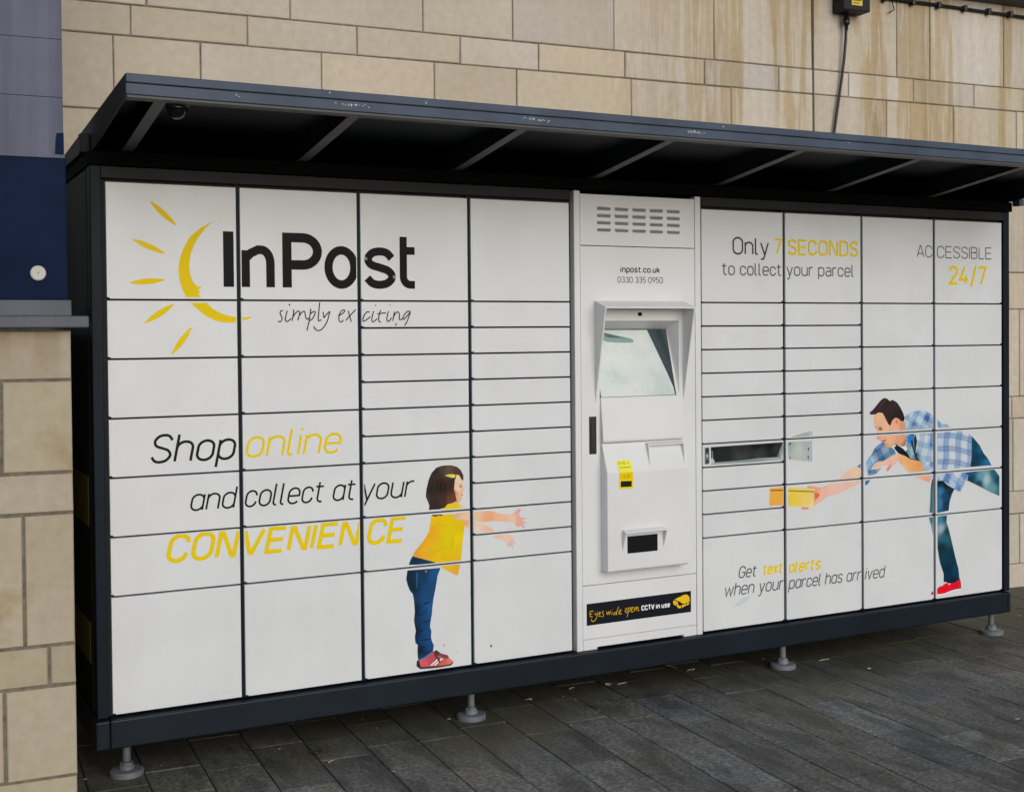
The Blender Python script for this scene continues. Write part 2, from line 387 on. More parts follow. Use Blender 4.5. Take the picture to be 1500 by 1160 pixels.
# printed artwork, measured in metres on the locker front (x along, z up)
ART = [
["p",[[0.3604,1.896],[0.3171,1.8725],[0.2791,1.84],[0.2555,1.7986],[0.2419,1.7564],[0.2383,1.7219],[0.2422,1.6906],[0.2511,1.6594],[0.2638,1.6313],[0.314,1.6315],[0.306,1.646],[0.313,1.6517],[0.303,1.6567],[0.3194,1.665],[0.3019,1.6699],[0.2883,1.6836],[0.2792,1.7068],[0.2759,1.7382],[0.2808,1.7778],[0.2944,1.814],[0.3149,1.8473],[0.338,1.8751]],[214,186,0]],
["p",[[0.2792,1.6125],[0.304,1.5886],[0.332,1.5665],[0.3636,1.5512],[0.3954,1.5441],[0.4405,1.544],[0.4731,1.5535],[0.4994,1.5663],[0.4732,1.5619],[0.4408,1.5619],[0.4054,1.569],[0.3767,1.5792],[0.3546,1.5931],[0.3346,1.6127]],[214,186,0]],
["p",[[0.144,1.9587],[0.149,1.9501],[0.1547,1.9421],[0.1606,1.9344],[0.1668,1.9271],[0.1732,1.92],[0.18,1.9132],[0.187,1.9068],[0.1944,1.9007],[0.2021,1.8949],[0.2101,1.8894],[0.2183,1.8842],[0.2269,1.8793],[0.236,1.875],[0.2309,1.8838],[0.2252,1.8918],[0.2192,1.8996],[0.213,1.907],[0.2064,1.9141],[0.1996,1.9209],[0.1925,1.9273],[0.1852,1.9334],[0.1775,1.9392],[0.1696,1.9446],[0.1615,1.9498],[0.153,1.9546]],[214,186,0]],
["p",[[0.0843,1.8272],[0.0917,1.8208],[0.0994,1.8152],[0.1073,1.81],[0.1153,1.8052],[0.1236,1.8007],[0.132,1.7966],[0.1406,1.7929],[0.1494,1.7896],[0.1585,1.7867],[0.1676,1.7841],[0.177,1.7819],[0.1866,1.7801],[0.1965,1.7792],[0.189,1.7856],[0.1811,1.7913],[0.1731,1.7965],[0.165,1.8014],[0.1566,1.8059],[0.1482,1.81],[0.1395,1.8137],[0.1307,1.817],[0.1218,1.8199],[0.1127,1.8224],[0.1035,1.8245],[0.0941,1.8262]],[214,186,0]],
["p",[[0.0727,1.6787],[0.0822,1.6765],[0.0917,1.6752],[0.1012,1.6744],[0.1107,1.674],[0.1201,1.674],[0.1296,1.6744],[0.139,1.6753],[0.1484,1.6767],[0.1578,1.6785],[0.1672,1.6808],[0.1766,1.6835],[0.186,1.6866],[0.1953,1.6907],[0.1856,1.6929],[0.1759,1.6942],[0.1662,1.695],[0.1567,1.6954],[0.1471,1.6954],[0.1377,1.6949],[0.1282,1.694],[0.1188,1.6926],[0.1095,1.6908],[0.1002,1.6885],[0.091,1.6859],[0.0818,1.6828]],[214,186,0]],
["p",[[0.2244,1.6091],[0.2146,1.6067],[0.2054,1.6035],[0.1964,1.5999],[0.1877,1.5959],[0.1793,1.5915],[0.1711,1.5868],[0.1632,1.5816],[0.1555,1.576],[0.1481,1.57],[0.141,1.5637],[0.1341,1.557],[0.1275,1.5499],[0.1214,1.5419],[0.131,1.5442],[0.14,1.5474],[0.1489,1.5509],[0.1575,1.5549],[0.166,1.5592],[0.1741,1.5639],[0.1821,1.5691],[0.1898,1.5747],[0.1972,1.5807],[0.2044,1.5871],[0.2114,1.5939],[0.2182,1.6011]],[214,186,0]],
["p",[[0.2831,1.53],[0.275,1.5245],[0.2677,1.5184],[0.2608,1.5121],[0.2542,1.5055],[0.2479,1.4986],[0.2421,1.4915],[0.2366,1.4842],[0.2315,1.4765],[0.2267,1.4686],[0.2223,1.4604],[0.2182,1.452],[0.2145,1.4433],[0.2116,1.4341],[0.2195,1.4395],[0.2268,1.4455],[0.2337,1.4517],[0.2402,1.4583],[0.2465,1.4651],[0.2523,1.4722],[0.2579,1.4796],[0.263,1.4872],[0.2678,1.4952],[0.2722,1.5034],[0.2764,1.5119],[0.2801,1.5207]],[214,186,0]],
["p",[[1.2387,0.9984],[1.2596,0.9972],[1.2822,0.9906],[1.2989,0.9766],[1.3105,0.9544],[1.3086,0.9353],[1.3011,0.9396],[1.2928,0.9555],[1.2819,0.9615],[1.2733,0.9375],[1.2696,0.9071],[1.2752,0.8837],[1.2809,0.8603],[1.2623,0.8524],[1.2414,0.8493],[1.2304,0.8371],[1.2079,0.8326],[1.1641,0.8334],[1.1667,0.8491],[1.1611,0.8647],[1.1523,0.8843],[1.155,0.9106],[1.1636,0.9442],[1.1763,0.9722],[1.1971,0.9916],[1.2179,0.9972]],[[1.197,0.9802,[48,36,32]],[1.222,0.994,[70,56,46]],[1.2469,0.9811,[88,72,58]],[1.2971,0.9667,[75,48,38]],[1.1714,0.9057,[32,26,25]],[1.2212,0.9178,[26,20,20]],[1.2547,0.9233,[52,32,24]],[1.2583,0.8657,[100,58,38]],[1.2206,0.8606,[70,42,34]],[1.1956,0.8509,[42,34,30]],[1.1589,0.8838,[52,45,42]]]],
["p",[[1.1803,0.9659],[1.1836,0.9657],[1.1724,0.9228],[1.1613,0.8799],[1.1596,0.88],[1.17,0.9229]],[50,39,34]],
["p",[[1.1953,0.9765],[1.1986,0.9763],[1.1865,0.9219],[1.1743,0.8676],[1.1727,0.8677],[1.184,0.922]],[50,39,34]],
["p",[[1.209,0.9414],[1.2123,0.9412],[1.2015,0.8924],[1.1906,0.8437],[1.1889,0.8438],[1.199,0.8926]],[50,39,34]],
["p",[[1.2256,0.9404],[1.229,0.9402],[1.2193,0.8893],[1.2096,0.8385],[1.2079,0.8386],[1.2168,0.8895]],[50,39,34]],
["p",[[1.2424,0.947],[1.2457,0.9468],[1.2402,0.8994],[1.2347,0.852],[1.233,0.8521],[1.2377,0.8996]],[50,39,34]],
["p",[[1.259,0.9384],[1.2624,0.9382],[1.259,0.8982],[1.2557,0.8582],[1.254,0.8583],[1.2565,0.8983]],[50,39,34]],
["p",[[1.2819,0.9615],[1.2928,0.9555],[1.3019,0.9388],[1.3069,0.9278],[1.3059,0.9186],[1.3142,0.9042],[1.3083,0.8977],[1.3099,0.8922],[1.3065,0.8878],[1.3072,0.8816],[1.3038,0.8765],[1.3062,0.8663],[1.2977,0.8576],[1.2858,0.8508],[1.264,0.8523],[1.2809,0.8603],[1.2752,0.8837],[1.2696,0.9071],[1.2733,0.9375]],[[1.2927,0.944,[232,196,170]],[1.2839,0.9062,[236,196,168]],[1.3006,0.8974,[226,176,150]],[1.281,0.868,[214,160,120]],[1.2978,0.8707,[230,178,152]],[1.2728,0.8915,[190,128,90]]]],
["p",[[1.2915,0.9149],[1.3017,0.9173],[1.3033,0.9126],[1.2949,0.9101]],[112,74,64]],
["p",[[1.2899,0.9211],[1.3034,0.9234],[1.3034,0.9211],[1.2907,0.9188]],[150,108,90]],
["p",[[1.2988,0.8806],[1.3081,0.8839],[1.3081,0.8808],[1.3004,0.8774]],[186,96,90]],
["p",[[1.2325,0.9598],[1.2467,0.9628],[1.2635,0.9633],[1.2777,0.9587],[1.27,0.9484],[1.2533,0.9517]],[224,216,90]],
["p",[[1.2425,0.9585],[1.2651,0.9587],[1.2634,0.9549],[1.2467,0.9559]],[170,160,60]],
["p",[[1.2203,0.8286],[1.2388,0.8464],[1.264,0.8523],[1.2858,0.8508],[1.2942,0.8425],[1.311,0.8329],[1.3024,0.8266],[1.2788,0.8244]],[[1.2538,0.8392,[222,186,8]],[1.2916,0.8366,[226,190,12]]]],
["p",[[1.2942,0.8441],[1.311,0.8352],[1.3355,0.8258],[1.3354,0.8204],[1.3024,0.8227]],[232,190,160]],
["p",[[1.1746,0.8129],[1.2661,0.8115],[1.2642,0.7963],[1.2784,0.7884],[1.3079,0.7846],[1.3127,0.7581],[1.3046,0.7049],[1.2953,0.6302],[1.2829,0.5744],[1.272,0.577],[1.218,0.6089],[1.1867,0.6332],[1.1358,0.6506],[1.0952,0.6641],[1.1035,0.68],[1.1407,0.7184],[1.1632,0.7507],[1.1701,0.7844]],[[1.2188,0.6891,[206,184,4]],[1.1785,0.7989,[226,180,10]],[1.2866,0.7678,[212,180,8]],[1.1446,0.7029,[236,168,30]],[1.1034,0.6687,[232,150,50]],[1.2806,0.5916,[236,160,40]],[1.2946,0.7211,[214,190,4]],[1.2444,0.7405,[210,188,4]],[1.218,0.6166,[222,176,8]],[1.1738,0.7461,[234,160,24]]]],
["p",[[1.1754,0.8144],[1.2201,0.8126],[1.2167,0.8067],[1.1993,0.8096],[1.1951,0.8053],[1.177,0.8097]],[92,60,40]],
["p",[[1.0952,0.6694],[1.1369,0.6931],[1.1736,0.7233],[1.1332,0.6975]],[214,150,20]],
["p",[[1.1075,0.6796],[1.1492,0.7138],[1.1863,0.7527],[1.1458,0.7169]],[214,150,20]],
["p",[[1.1606,0.6636],[1.2035,0.6762],[1.2439,0.6946],[1.2015,0.6802]],[214,150,20]],
["p",[[1.1934,0.6417],[1.2315,0.6456],[1.2686,0.6541],[1.2306,0.6488]],[214,150,20]],
["p",[[1.1826,0.791],[1.2165,0.7711],[1.2529,0.7551],[1.2181,0.7739]],[214,150,20]],
["p",[[1.2696,0.7461],[1.2574,0.7016],[1.2519,0.6556],[1.262,0.7005]],[214,150,20]],
["p",[[1.266,0.8092],[1.2871,0.8146],[1.3362,0.8134],[1.3359,0.7794],[1.3079,0.7846],[1.2785,0.7899],[1.2634,0.7964]],[[1.2702,0.8074,[206,166,140]],[1.3208,0.796,[228,182,152]],[1.3634,0.8006,[228,180,150]],[1.4147,0.7813,[226,158,116]],[1.458,0.7741,[222,172,140]],[1.5193,0.7734,[230,182,158]],[1.5545,0.7629,[218,158,136]],[1.5549,0.8023,[208,156,150]],[1.5766,0.7455,[196,160,160]]]],
["p",[[1.3079,0.7854],[1.3376,0.7793],[1.3373,0.7523],[1.3246,0.7549],[1.3128,0.7612]],[[1.3247,0.7687,[226,160,118]],[1.3373,0.7562,[232,188,160]]]],
["p",[[1.3532,0.8121],[1.3978,0.812],[1.4237,0.8117],[1.4539,0.801],[1.4757,0.7955],[1.5151,0.791],[1.5283,0.7979],[1.539,0.8058],[1.5506,0.812],[1.5567,0.8084],[1.5531,0.7985],[1.5486,0.7901],[1.5529,0.7788],[1.5635,0.7749],[1.5777,0.7738],[1.5794,0.7689],[1.5599,0.7665],[1.5705,0.7586],[1.5828,0.7521],[1.5793,0.7484],[1.5607,0.7562],[1.5668,0.7462],[1.5765,0.736],[1.5702,0.7326],[1.557,0.7438],[1.5472,0.7391],[1.5384,0.7421],[1.5236,0.7598],[1.4754,0.7666],[1.4233,0.7721],[1.4017,0.7698],[1.3529,0.7782]],[[1.2702,0.8074,[206,166,140]],[1.3208,0.796,[228,182,152]],[1.3634,0.8006,[228,180,150]],[1.4147,0.7813,[226,158,116]],[1.458,0.7741,[222,172,140]],[1.5193,0.7734,[230,182,158]],[1.5545,0.7629,[218,158,136]],[1.5549,0.8023,[208,156,150]],[1.5766,0.7455,[196,160,160]]]],
["p",[[1.3529,0.7766],[1.3887,0.7646],[1.423,0.7464],[1.4454,0.7306],[1.4332,0.7238],[1.3884,0.7328],[1.3627,0.7356],[1.3526,0.7457]],[[1.3715,0.7574,[230,190,168]],[1.4057,0.7392,[222,176,150]],[1.3628,0.7387,[236,198,180]]]],
["p",[[1.4749,0.722],[1.4995,0.731],[1.5032,0.7433],[1.5066,0.7399],[1.5048,0.729],[1.51,0.7208]],[214,180,168]],
["p",[[1.427,0.7118],[1.4749,0.7158],[1.5011,0.7137],[1.5142,0.7048],[1.5291,0.6941],[1.5291,0.6902],[1.5159,0.6944],[1.5254,0.6818],[1.5333,0.6749],[1.528,0.6722],[1.514,0.6828],[1.5183,0.6714],[1.5244,0.6615],[1.5182,0.6581],[1.5078,0.6755],[1.5059,0.6631],[1.4998,0.6644],[1.492,0.6815],[1.4851,0.6915],[1.4573,0.7016]],[[1.4487,0.7101,[224,176,150]],[1.501,0.7003,[228,186,166]],[1.5183,0.6675,[206,166,160]]]],
["p",[[1.0952,0.6641],[1.1358,0.6506],[1.1867,0.6332],[1.2114,0.6195],[1.1932,0.6257],[1.0802,0.633],[1.0869,0.6513]],[[1.095,0.6505,[12,44,66]],[1.1685,0.6325,[14,52,84]]]],
["p",[[1.0743,0.6125],[1.2097,0.6097],[1.2037,0.595],[1.1969,0.5804],[1.1942,0.5616],[1.1881,0.5317],[1.1855,0.5205],[1.1794,0.4945],[1.175,0.4645],[1.1731,0.4418],[1.1661,0.4045],[1.1642,0.3895],[1.1699,0.3736],[1.168,0.351],[1.1711,0.3354],[1.1792,0.3191],[1.1756,0.2967],[1.1358,0.2727],[1.1137,0.2725],[1.1116,0.3046],[1.1135,0.3271],[1.1038,0.3358],[1.1016,0.3588],[1.1059,0.381],[1.099,0.4196],[1.1027,0.4571],[1.0991,0.5028],[1.0952,0.5221],[1.084,0.5346],[1.0745,0.5582],[1.0691,0.5813]],[[1.0782,0.5955,[10,36,56]],[1.1352,0.5901,[14,52,84]],[1.1845,0.5854,[24,72,120]],[1.0939,0.5487,[8,34,54]],[1.1466,0.5131,[18,64,108]],[1.1051,0.4568,[8,30,48]],[1.146,0.4524,[16,58,104]],[1.1666,0.4577,[30,84,136]],[1.1084,0.3807,[6,28,46]],[1.1493,0.376,[18,66,118]],[1.1198,0.3036,[6,26,44]],[1.1611,0.3289,[20,66,116]],[1.1318,0.2793,[14,50,80]]]],
["p",[[1.1024,0.4329],[1.1241,0.4373],[1.1459,0.4478],[1.1242,0.4426]],[6,26,46]],
["p",[[1.1332,0.4097],[1.1488,0.4087],[1.1645,0.4138],[1.1489,0.4141]],[6,26,46]],
["p",[[1.1083,0.3717],[1.1312,0.3766],[1.1543,0.3876],[1.1313,0.3819]],[6,26,46]],
["p",[[1.1128,0.3423],[1.1415,0.3404],[1.1704,0.3446],[1.1416,0.3457]],[6,26,46]],
["p",[[1.1258,0.4773],[1.1487,0.4787],[1.1719,0.4861],[1.1488,0.484]],[6,26,46]],
["p",[[1.1174,0.3099],[1.1363,0.3122],[1.1553,0.3205],[1.1363,0.3175]],[6,26,46]],
["p",[[1.1154,0.2723],[1.1359,0.2773],[1.1773,0.2965],[1.1789,0.2902],[1.144,0.2717],[1.1194,0.2657]],[60,110,150]],
["p",[[1.1091,0.6001],[1.1173,0.6024],[1.115,0.539],[1.1085,0.5472]],[28,78,120]],
["p",[[1.1452,0.6058],[1.1534,0.6066],[1.1533,0.5975],[1.1467,0.5981]],[120,110,90]],
["p",[[1.1088,0.267],[1.1178,0.2719],[1.1233,0.2462],[1.1643,0.2386],[1.214,0.2361],[1.2517,0.2397],[1.2585,0.2465],[1.2593,0.2402],[1.2491,0.2323],[1.2056,0.2302],[1.1642,0.2318],[1.1215,0.235],[1.1069,0.2483]],[44,40,42]],
["p",[[1.1773,0.2942],[1.1897,0.2988],[1.2079,0.2835],[1.2353,0.274],[1.2427,0.2623],[1.2293,0.2594],[1.206,0.2685],[1.1829,0.282]],[[1.2144,0.2728,[126,66,62]],[1.1855,0.2916,[70,44,46]]]],
["p",[[1.1178,0.2674],[1.1441,0.2732],[1.1731,0.2932],[1.1797,0.2924],[1.1895,0.2759],[1.2143,0.2628],[1.2435,0.2607],[1.2568,0.2498],[1.2576,0.2435],[1.2433,0.2377],[1.214,0.2361],[1.1643,0.2379],[1.1248,0.2422]],[[1.1316,0.2565,[196,84,96]],[1.1729,0.2741,[176,74,84]],[1.2142,0.2498,[200,88,84]],[1.2476,0.2456,[206,112,108]],[1.1977,0.2634,[120,54,56]]]],
["p",[[1.1627,0.2434],[1.1709,0.2416],[1.2018,0.2629],[1.1952,0.2668]],[226,206,206]],
["p",[[1.1767,0.2416],[1.185,0.2398],[1.2159,0.2611],[1.2093,0.265]],[226,206,206]],
["p",[[1.183,0.2881],[1.1977,0.271],[1.2075,0.2484],[1.2008,0.2477],[1.1894,0.2675],[1.178,0.2827]],[100,50,52]],
["p",[[2.432,1.0142],[2.8643,1.0162],[2.8645,0.9235],[2.432,0.9225]],[190,195,198]],
["p",[[2.4376,1.0093],[2.8597,1.0104],[2.8599,0.9286],[2.4377,0.9315]],[203,207,209]],
["p",[[2.439,1.0069],[2.4645,1.0068],[2.464,0.9359],[2.4392,0.9355]],[92,98,98]],
["p",[[2.446,1.0031],[2.4574,1.0031],[2.4579,0.9827],[2.4466,0.9827]],[38,42,42]],
["p",[[2.4458,0.9775],[2.4586,0.9775],[2.4585,0.9641],[2.4465,0.9636]],[150,155,154]],
["p",[[2.4471,0.9531],[2.457,0.9537],[2.4569,0.9421],[2.447,0.9414]],[30,34,34]],
["p",[[2.4709,1.0077],[2.8597,1.0104],[2.8592,0.9334],[2.4711,0.9331]],[[2.4886,0.9975,[24,27,28]],[2.5387,0.9892,[31,33,34]],[2.6331,0.9962,[37,38,40]],[2.7141,1.0089,[15,15,18]],[2.7887,1.0066,[10,10,11]],[2.7287,0.9618,[50,53,53]],[2.6328,0.9608,[54,56,56]],[2.5385,0.954,[31,34,34]],[2.4954,0.9446,[28,31,31]],[2.8034,0.964,[31,34,35]],[2.8261,0.9748,[41,44,44]]]],
["p",[[2.826,0.9472],[2.8581,1.0081],[2.8592,0.9334],[2.8335,0.9372]],[[2.8565,0.9973,[120,128,126]],[2.8335,0.9474,[96,102,100]],[2.8562,0.9432,[170,176,174]]]],
["p",[[2.4711,0.9331],[2.4711,0.9413],[2.6108,0.942],[2.7286,0.9475],[2.8335,0.9456],[2.8592,0.9371],[2.8592,0.9322],[2.6693,0.9317]],[[2.5384,0.9365,[130,142,138]],[2.6841,0.9392,[122,136,130]],[2.8335,0.9396,[150,158,154]]]],
["p",[[2.4715,0.9879],[2.4814,0.9885],[2.4826,0.9541],[2.4897,0.9519],[2.4896,0.938],[2.4711,0.9366]],[176,180,180]],
["p",[[2.4729,0.9866],[2.48,0.9863],[2.4798,0.96],[2.4727,0.9587]],[24,28,30]],
["p",[[2.8994,1.0303],[3.0067,1.0522],[3.0277,1.0501],[3.0244,1.0259],[2.9871,1.0251]],[[2.9101,1.031,[146,158,153]],[2.9872,1.0427,[150,164,160]],[3.0222,1.0442,[168,178,182]]]],
["p",[[2.8855,1.0092],[3.0228,1.0095],[3.0231,0.9174],[3.0005,0.9186],[2.8912,0.9329]],[[2.8946,1.0015,[146,158,153]],[2.9481,0.9687,[172,182,176]],[2.987,0.9972,[158,170,166]],[2.9865,0.9242,[166,174,172]]]],
["p",[[3.0057,1.009],[3.0228,1.0095],[3.0238,0.9174],[3.0036,0.9184]],[160,171,182]],
["p",[[2.8931,1.0064],[2.9084,1.0069],[2.8992,0.9941],[2.8938,0.9955]],[84,92,90]],
["p",[[2.8943,0.9473],[2.9004,0.9481],[2.9011,0.9336],[2.895,0.934]],[110,118,116]],
["p",[[2.9985,0.9784],[3.0055,0.9804],[3.0062,0.967],[2.9992,0.9649]],[66,76,78]],
["p",[[2.996,0.9432],[3.0037,0.9452],[3.0044,0.9281],[2.9982,0.9285]],[76,86,88]],
["p",[[2.7872,0.8136],[2.8605,0.8128],[2.86,0.7332],[2.7835,0.7357]],[222,160,66]],
["p",[[2.7871,0.8053],[2.8584,0.8014],[2.8584,0.7963],[2.7871,0.8005]],[110,76,24]],
["p",[[3.1298,0.8122],[3.3125,0.8136],[3.3125,0.8069],[3.3015,0.8016],[3.2581,0.7887],[3.1934,0.768],[3.1422,0.7582],[3.0999,0.7538],[3.0893,0.7404],[3.0788,0.7356],[3.0536,0.7249],[3.0335,0.7175],[3.0327,0.7296],[3.0351,0.7783],[3.0331,0.7947],[3.004,0.7982],[2.9916,0.8039],[3.0123,0.8084],[3.0456,0.8021],[3.0749,0.797],[3.096,0.8028]],[[3.2067,0.8431,[222,180,158]],[3.28,0.8388,[222,186,152]],[3.2366,0.8049,[214,176,158]],[3.1508,0.7774,[216,178,164]],[3.0874,0.7716,[222,170,152]],[3.0662,0.7404,[222,174,158]],[3.0455,0.7874,[226,150,124]],[3.3016,0.8109,[206,178,160]]]],
["p",[[3.1745,0.8309],[3.2024,0.8467],[3.2261,0.8635],[3.2585,0.8765],[3.3128,0.8835],[3.3125,0.8262]],[[3.2067,0.8431,[222,180,158]],[3.28,0.8388,[222,186,152]],[3.2366,0.8049,[214,176,158]],[3.1508,0.7774,[216,178,164]],[3.0874,0.7716,[222,170,152]],[3.0662,0.7404,[222,174,158]],[3.0455,0.7874,[226,150,124]],[3.3016,0.8109,[206,178,160]]]],
["p",[[2.8881,0.8085],[2.9791,0.8008],[3.0339,0.7947],[3.031,0.7167],[3.018,0.7091],[2.9994,0.7157],[2.8884,0.7261]],[[2.9008,0.7581,[222,188,64]],[2.9625,0.7798,[226,192,86]],[3.0037,0.7446,[224,192,104]],[3.0201,0.7174,[232,200,140]]]],
["p",[[2.888,0.7969],[3.033,0.7837],[3.033,0.7785],[2.888,0.7931]],[112,94,30]],
["p",[[3.0351,0.7777],[3.058,0.7736],[3.0655,0.7639],[3.0537,0.7503],[3.0348,0.7386]],[[3.0413,0.7714,[214,104,70]],[3.058,0.7638,[224,90,60]],[3.039,0.7422,[222,124,96]]]],
["p",[[2.9621,0.717],[2.9993,0.7134],[3.0035,0.7072],[2.9993,0.7053],[2.9641,0.7078]],[222,120,92]],
["p",[[2.9907,0.8056],[3.0123,0.8081],[3.0102,0.8011],[2.9998,0.7982]],[218,130,118]],
["p",[[3.3913,1.1128],[3.4162,1.1211],[3.444,1.118],[3.4634,1.0899],[3.4885,1.0594],[3.4999,1.0843],[3.5196,1.0941],[3.5393,1.087],[3.5535,1.0759],[3.5722,1.0751],[3.579,1.0642],[3.5811,1.0327],[3.4772,1.032],[3.4103,1.0315],[3.4004,1.0462],[3.3911,1.0634],[3.3862,1.0803],[3.3851,1.0971]],[[3.4161,1.0959,[224,172,136]],[3.3994,1.063,[222,166,130]],[3.4549,1.0523,[226,172,142]],[3.5279,1.0451,[224,164,136]],[3.5562,1.0524,[206,140,108]],[3.4213,1.0075,[226,156,122]],[3.477,0.9881,[226,172,136]],[3.5559,0.9845,[214,152,116]],[3.4657,0.9633,[204,146,112]],[3.5729,0.9666,[160,104,74]]]],
["p",[[3.4075,1.014],[3.4771,1.0143],[3.5822,1.013],[3.5843,0.9831],[3.5814,0.9611],[3.5615,0.9578],[3.5332,0.9677],[3.5106,0.9696],[3.4993,0.9608],[3.4825,0.9532],[3.4629,0.9575],[3.4557,0.968],[3.4524,0.9829],[3.4379,0.9899],[3.4212,0.9941],[3.4074,0.9989],[3.4035,1.0066]],[[3.4161,1.0959,[224,172,136]],[3.3994,1.063,[222,166,130]],[3.4549,1.0523,[226,172,142]],[3.5279,1.0451,[224,164,136]],[3.5562,1.0524,[206,140,108]],[3.4213,1.0075,[226,156,122]],[3.477,0.9881,[226,172,136]],[3.5559,0.9845,[214,152,116]],[3.4657,0.9633,[204,146,112]],[3.5729,0.9666,[160,104,74]]]],
["p",[[3.3638,1.1251],[3.3803,1.1342],[3.3998,1.1511],[3.422,1.1713],[3.4387,1.1826],[3.4555,1.1871],[3.4694,1.1816],[3.4862,1.1705],[3.5002,1.1773],[3.5284,1.1637],[3.5481,1.1418],[3.565,1.1158],[3.5762,1.092],[3.5705,1.0744],[3.5535,1.0759],[3.5393,1.087],[3.5196,1.0941],[3.5027,1.0842],[3.4942,1.0719],[3.4857,1.0566],[3.4745,1.0655],[3.4634,1.0815],[3.4523,1.1009],[3.4385,1.1182],[3.4162,1.1211],[3.3941,1.1127],[3.3731,1.1126],[3.361,1.1169]],[[3.4108,1.1381,[46,34,36]],[3.4554,1.1745,[40,30,32]],[3.5001,1.1477,[50,34,34]],[3.5451,1.1038,[34,26,28]],[3.372,1.1206,[52,40,42]],[3.483,1.0765,[44,32,30]]]],
["p",[[3.422,1.1587],[3.4554,1.1787],[3.4666,1.1741],[3.4386,1.154],[3.4163,1.1337]],[62,46,46]],
["p",[[3.5002,1.1667],[3.5283,1.151],[3.5452,1.125],[3.5282,1.1383]],[58,42,42]],
["p",[[3.5122,1.0872],[3.528,1.09],[3.5382,1.082],[3.5347,1.066],[3.5223,1.0529],[3.5121,1.0584],[3.5088,1.0755]],[[3.5224,1.0792,[228,150,132]],[3.5195,1.0624,[222,158,132]]]],
["p",[[3.5201,1.0793],[3.5291,1.0823],[3.5314,1.0704],[3.5223,1.0631]],[196,112,96]],
["p",[[3.4104,1.0479],[3.4259,1.051],[3.4393,1.0454],[3.4348,1.0389],[3.4187,1.0412]],[112,76,64]],
["p",[[3.406,1.0552],[3.426,1.0569],[3.4437,1.0511],[3.4259,1.0535]],[120,82,64]],
["p",[[3.3927,1.0549],[3.4004,1.0563],[3.4026,1.0503],[3.3949,1.0515]],[150,104,84]],
["p",[[3.4257,0.9922],[3.4435,0.9897],[3.4647,0.998],[3.458,0.9881],[3.4434,0.9833]],[150,84,76]],
["p",[[3.4102,1.008],[3.4224,1.0049],[3.4157,1.0019],[3.408,1.0031]],[190,120,100]],["k:35:.075:.06:.9:.45",[[3.4379,0.9836],[3.4524,0.9808],[3.4573,0.9671],[3.4657,0.9566],[3.4937,0.9569],[3.5105,0.9442],[3.5229,0.9266],[3.4767,0.9079],[3.4431,0.8962],[3.4097,0.8946],[3.3831,0.8814],[3.3686,0.8591],[3.434,0.8646],[3.4011,0.8405],[3.3542,0.8327],[3.3444,0.8605],[3.338,0.8943],[3.3546,0.9143],[3.3767,0.9341],[3.3878,0.9545],[3.41,0.9702]],[[3.4434,0.9728,[28,84,150]],[3.41,0.966,[120,160,204]],[3.3932,0.9333,[12,50,90]],[3.432,0.9229,[20,84,130]],[3.488,0.9369,[70,130,140]],[3.4543,0.9091,[14,84,96]],[3.3655,0.9012,[128,178,220]],[3.3489,0.8728,[150,190,224]],[3.3542,0.8432,[24,96,150]],[3.3984,0.849,[30,100,140]],[3.4154,0.9405,[16,60,100]]]],
["p",[[3.2861,0.8805],[3.3117,0.8957],[3.3116,0.8674],[3.2996,0.8714]],[[3.2942,0.8821,[70,110,150]],[3.3078,0.8709,[120,160,196]]]],
["p",[[3.3332,0.8134],[3.3647,0.8126],[3.3485,0.7949],[3.3416,0.7913],[3.3339,0.7929]],[[3.337,0.8079,[90,140,180]],[3.3485,0.8013,[24,90,120]],[3.3408,0.7931,[80,110,170]]]],["k:-25:.07:.055:.9:.5",[[3.5779,1.0919],[3.5917,1.1063],[3.6191,1.116],[3.6594,1.1209],[3.6883,1.1242],[3.7172,1.1146],[3.7434,1.1007],[3.758,1.0881],[3.7578,1.0321],[3.5817,1.0326],[3.579,1.0642]],[[3.5905,1.0978,[120,160,206]],[3.5903,1.051,[150,196,228]],[3.619,1.084,[196,208,226]],[3.6361,1.0534,[16,90,120]],[3.6592,1.0824,[150,190,222]],[3.6765,1.0603,[170,206,232]],[3.6882,1.1113,[176,204,228]],[3.7171,1.0845,[30,60,110]],[3.7287,1.0582,[30,110,170]],[3.7463,1.0791,[130,170,214]],[3.6996,1.0422,[190,206,228]],[3.6478,1.1042,[140,176,216]]]],["k:-12:.07:.06:.9:.5",[[3.5856,1.0129],[3.7566,1.014],[3.7571,0.8348],[3.7017,0.8358],[3.6885,0.8645],[3.6787,0.8835],[3.6412,0.8898],[3.6069,0.901],[3.5841,0.9235],[3.5757,0.9495],[3.5843,0.9831]],[[3.6073,1.0034,[30,110,190]],[3.5901,0.9914,[60,140,210]],[3.6301,0.981,[10,50,80]],[3.6646,0.988,[190,210,206]],[3.6127,0.9306,[130,170,166]],[3.6471,0.9117,[12,60,76]],[3.7052,0.9861,[196,206,222]],[3.7166,0.9426,[150,190,220]],[3.7429,0.9672,[30,110,160]],[3.6875,0.9097,[170,196,200]],[3.7398,0.907,[196,206,224]],[3.7163,0.8565,[196,208,232]],[3.7483,0.8418,[120,160,206]],[3.6703,0.9534,[176,200,196]]]],
["p",[[3.613,1.0117],[3.6359,1.0115],[3.6244,0.9813],[3.6557,0.8985],[3.67,0.887],[3.647,0.8903],[3.6185,0.9559]],[8,52,70]],
["p",[[3.6359,0.9978],[3.6446,1.0103],[3.6531,0.9799],[3.6443,0.929],[3.6357,0.9551]],[10,30,50]],
["p",[[3.5901,0.9999],[3.6245,1.009],[3.6359,0.9872],[3.6043,0.9822]],[40,112,186]],
["p",[[3.6042,0.9396],[3.6214,0.9558],[3.6356,0.9166],[3.6183,0.909]],[140,172,176]],
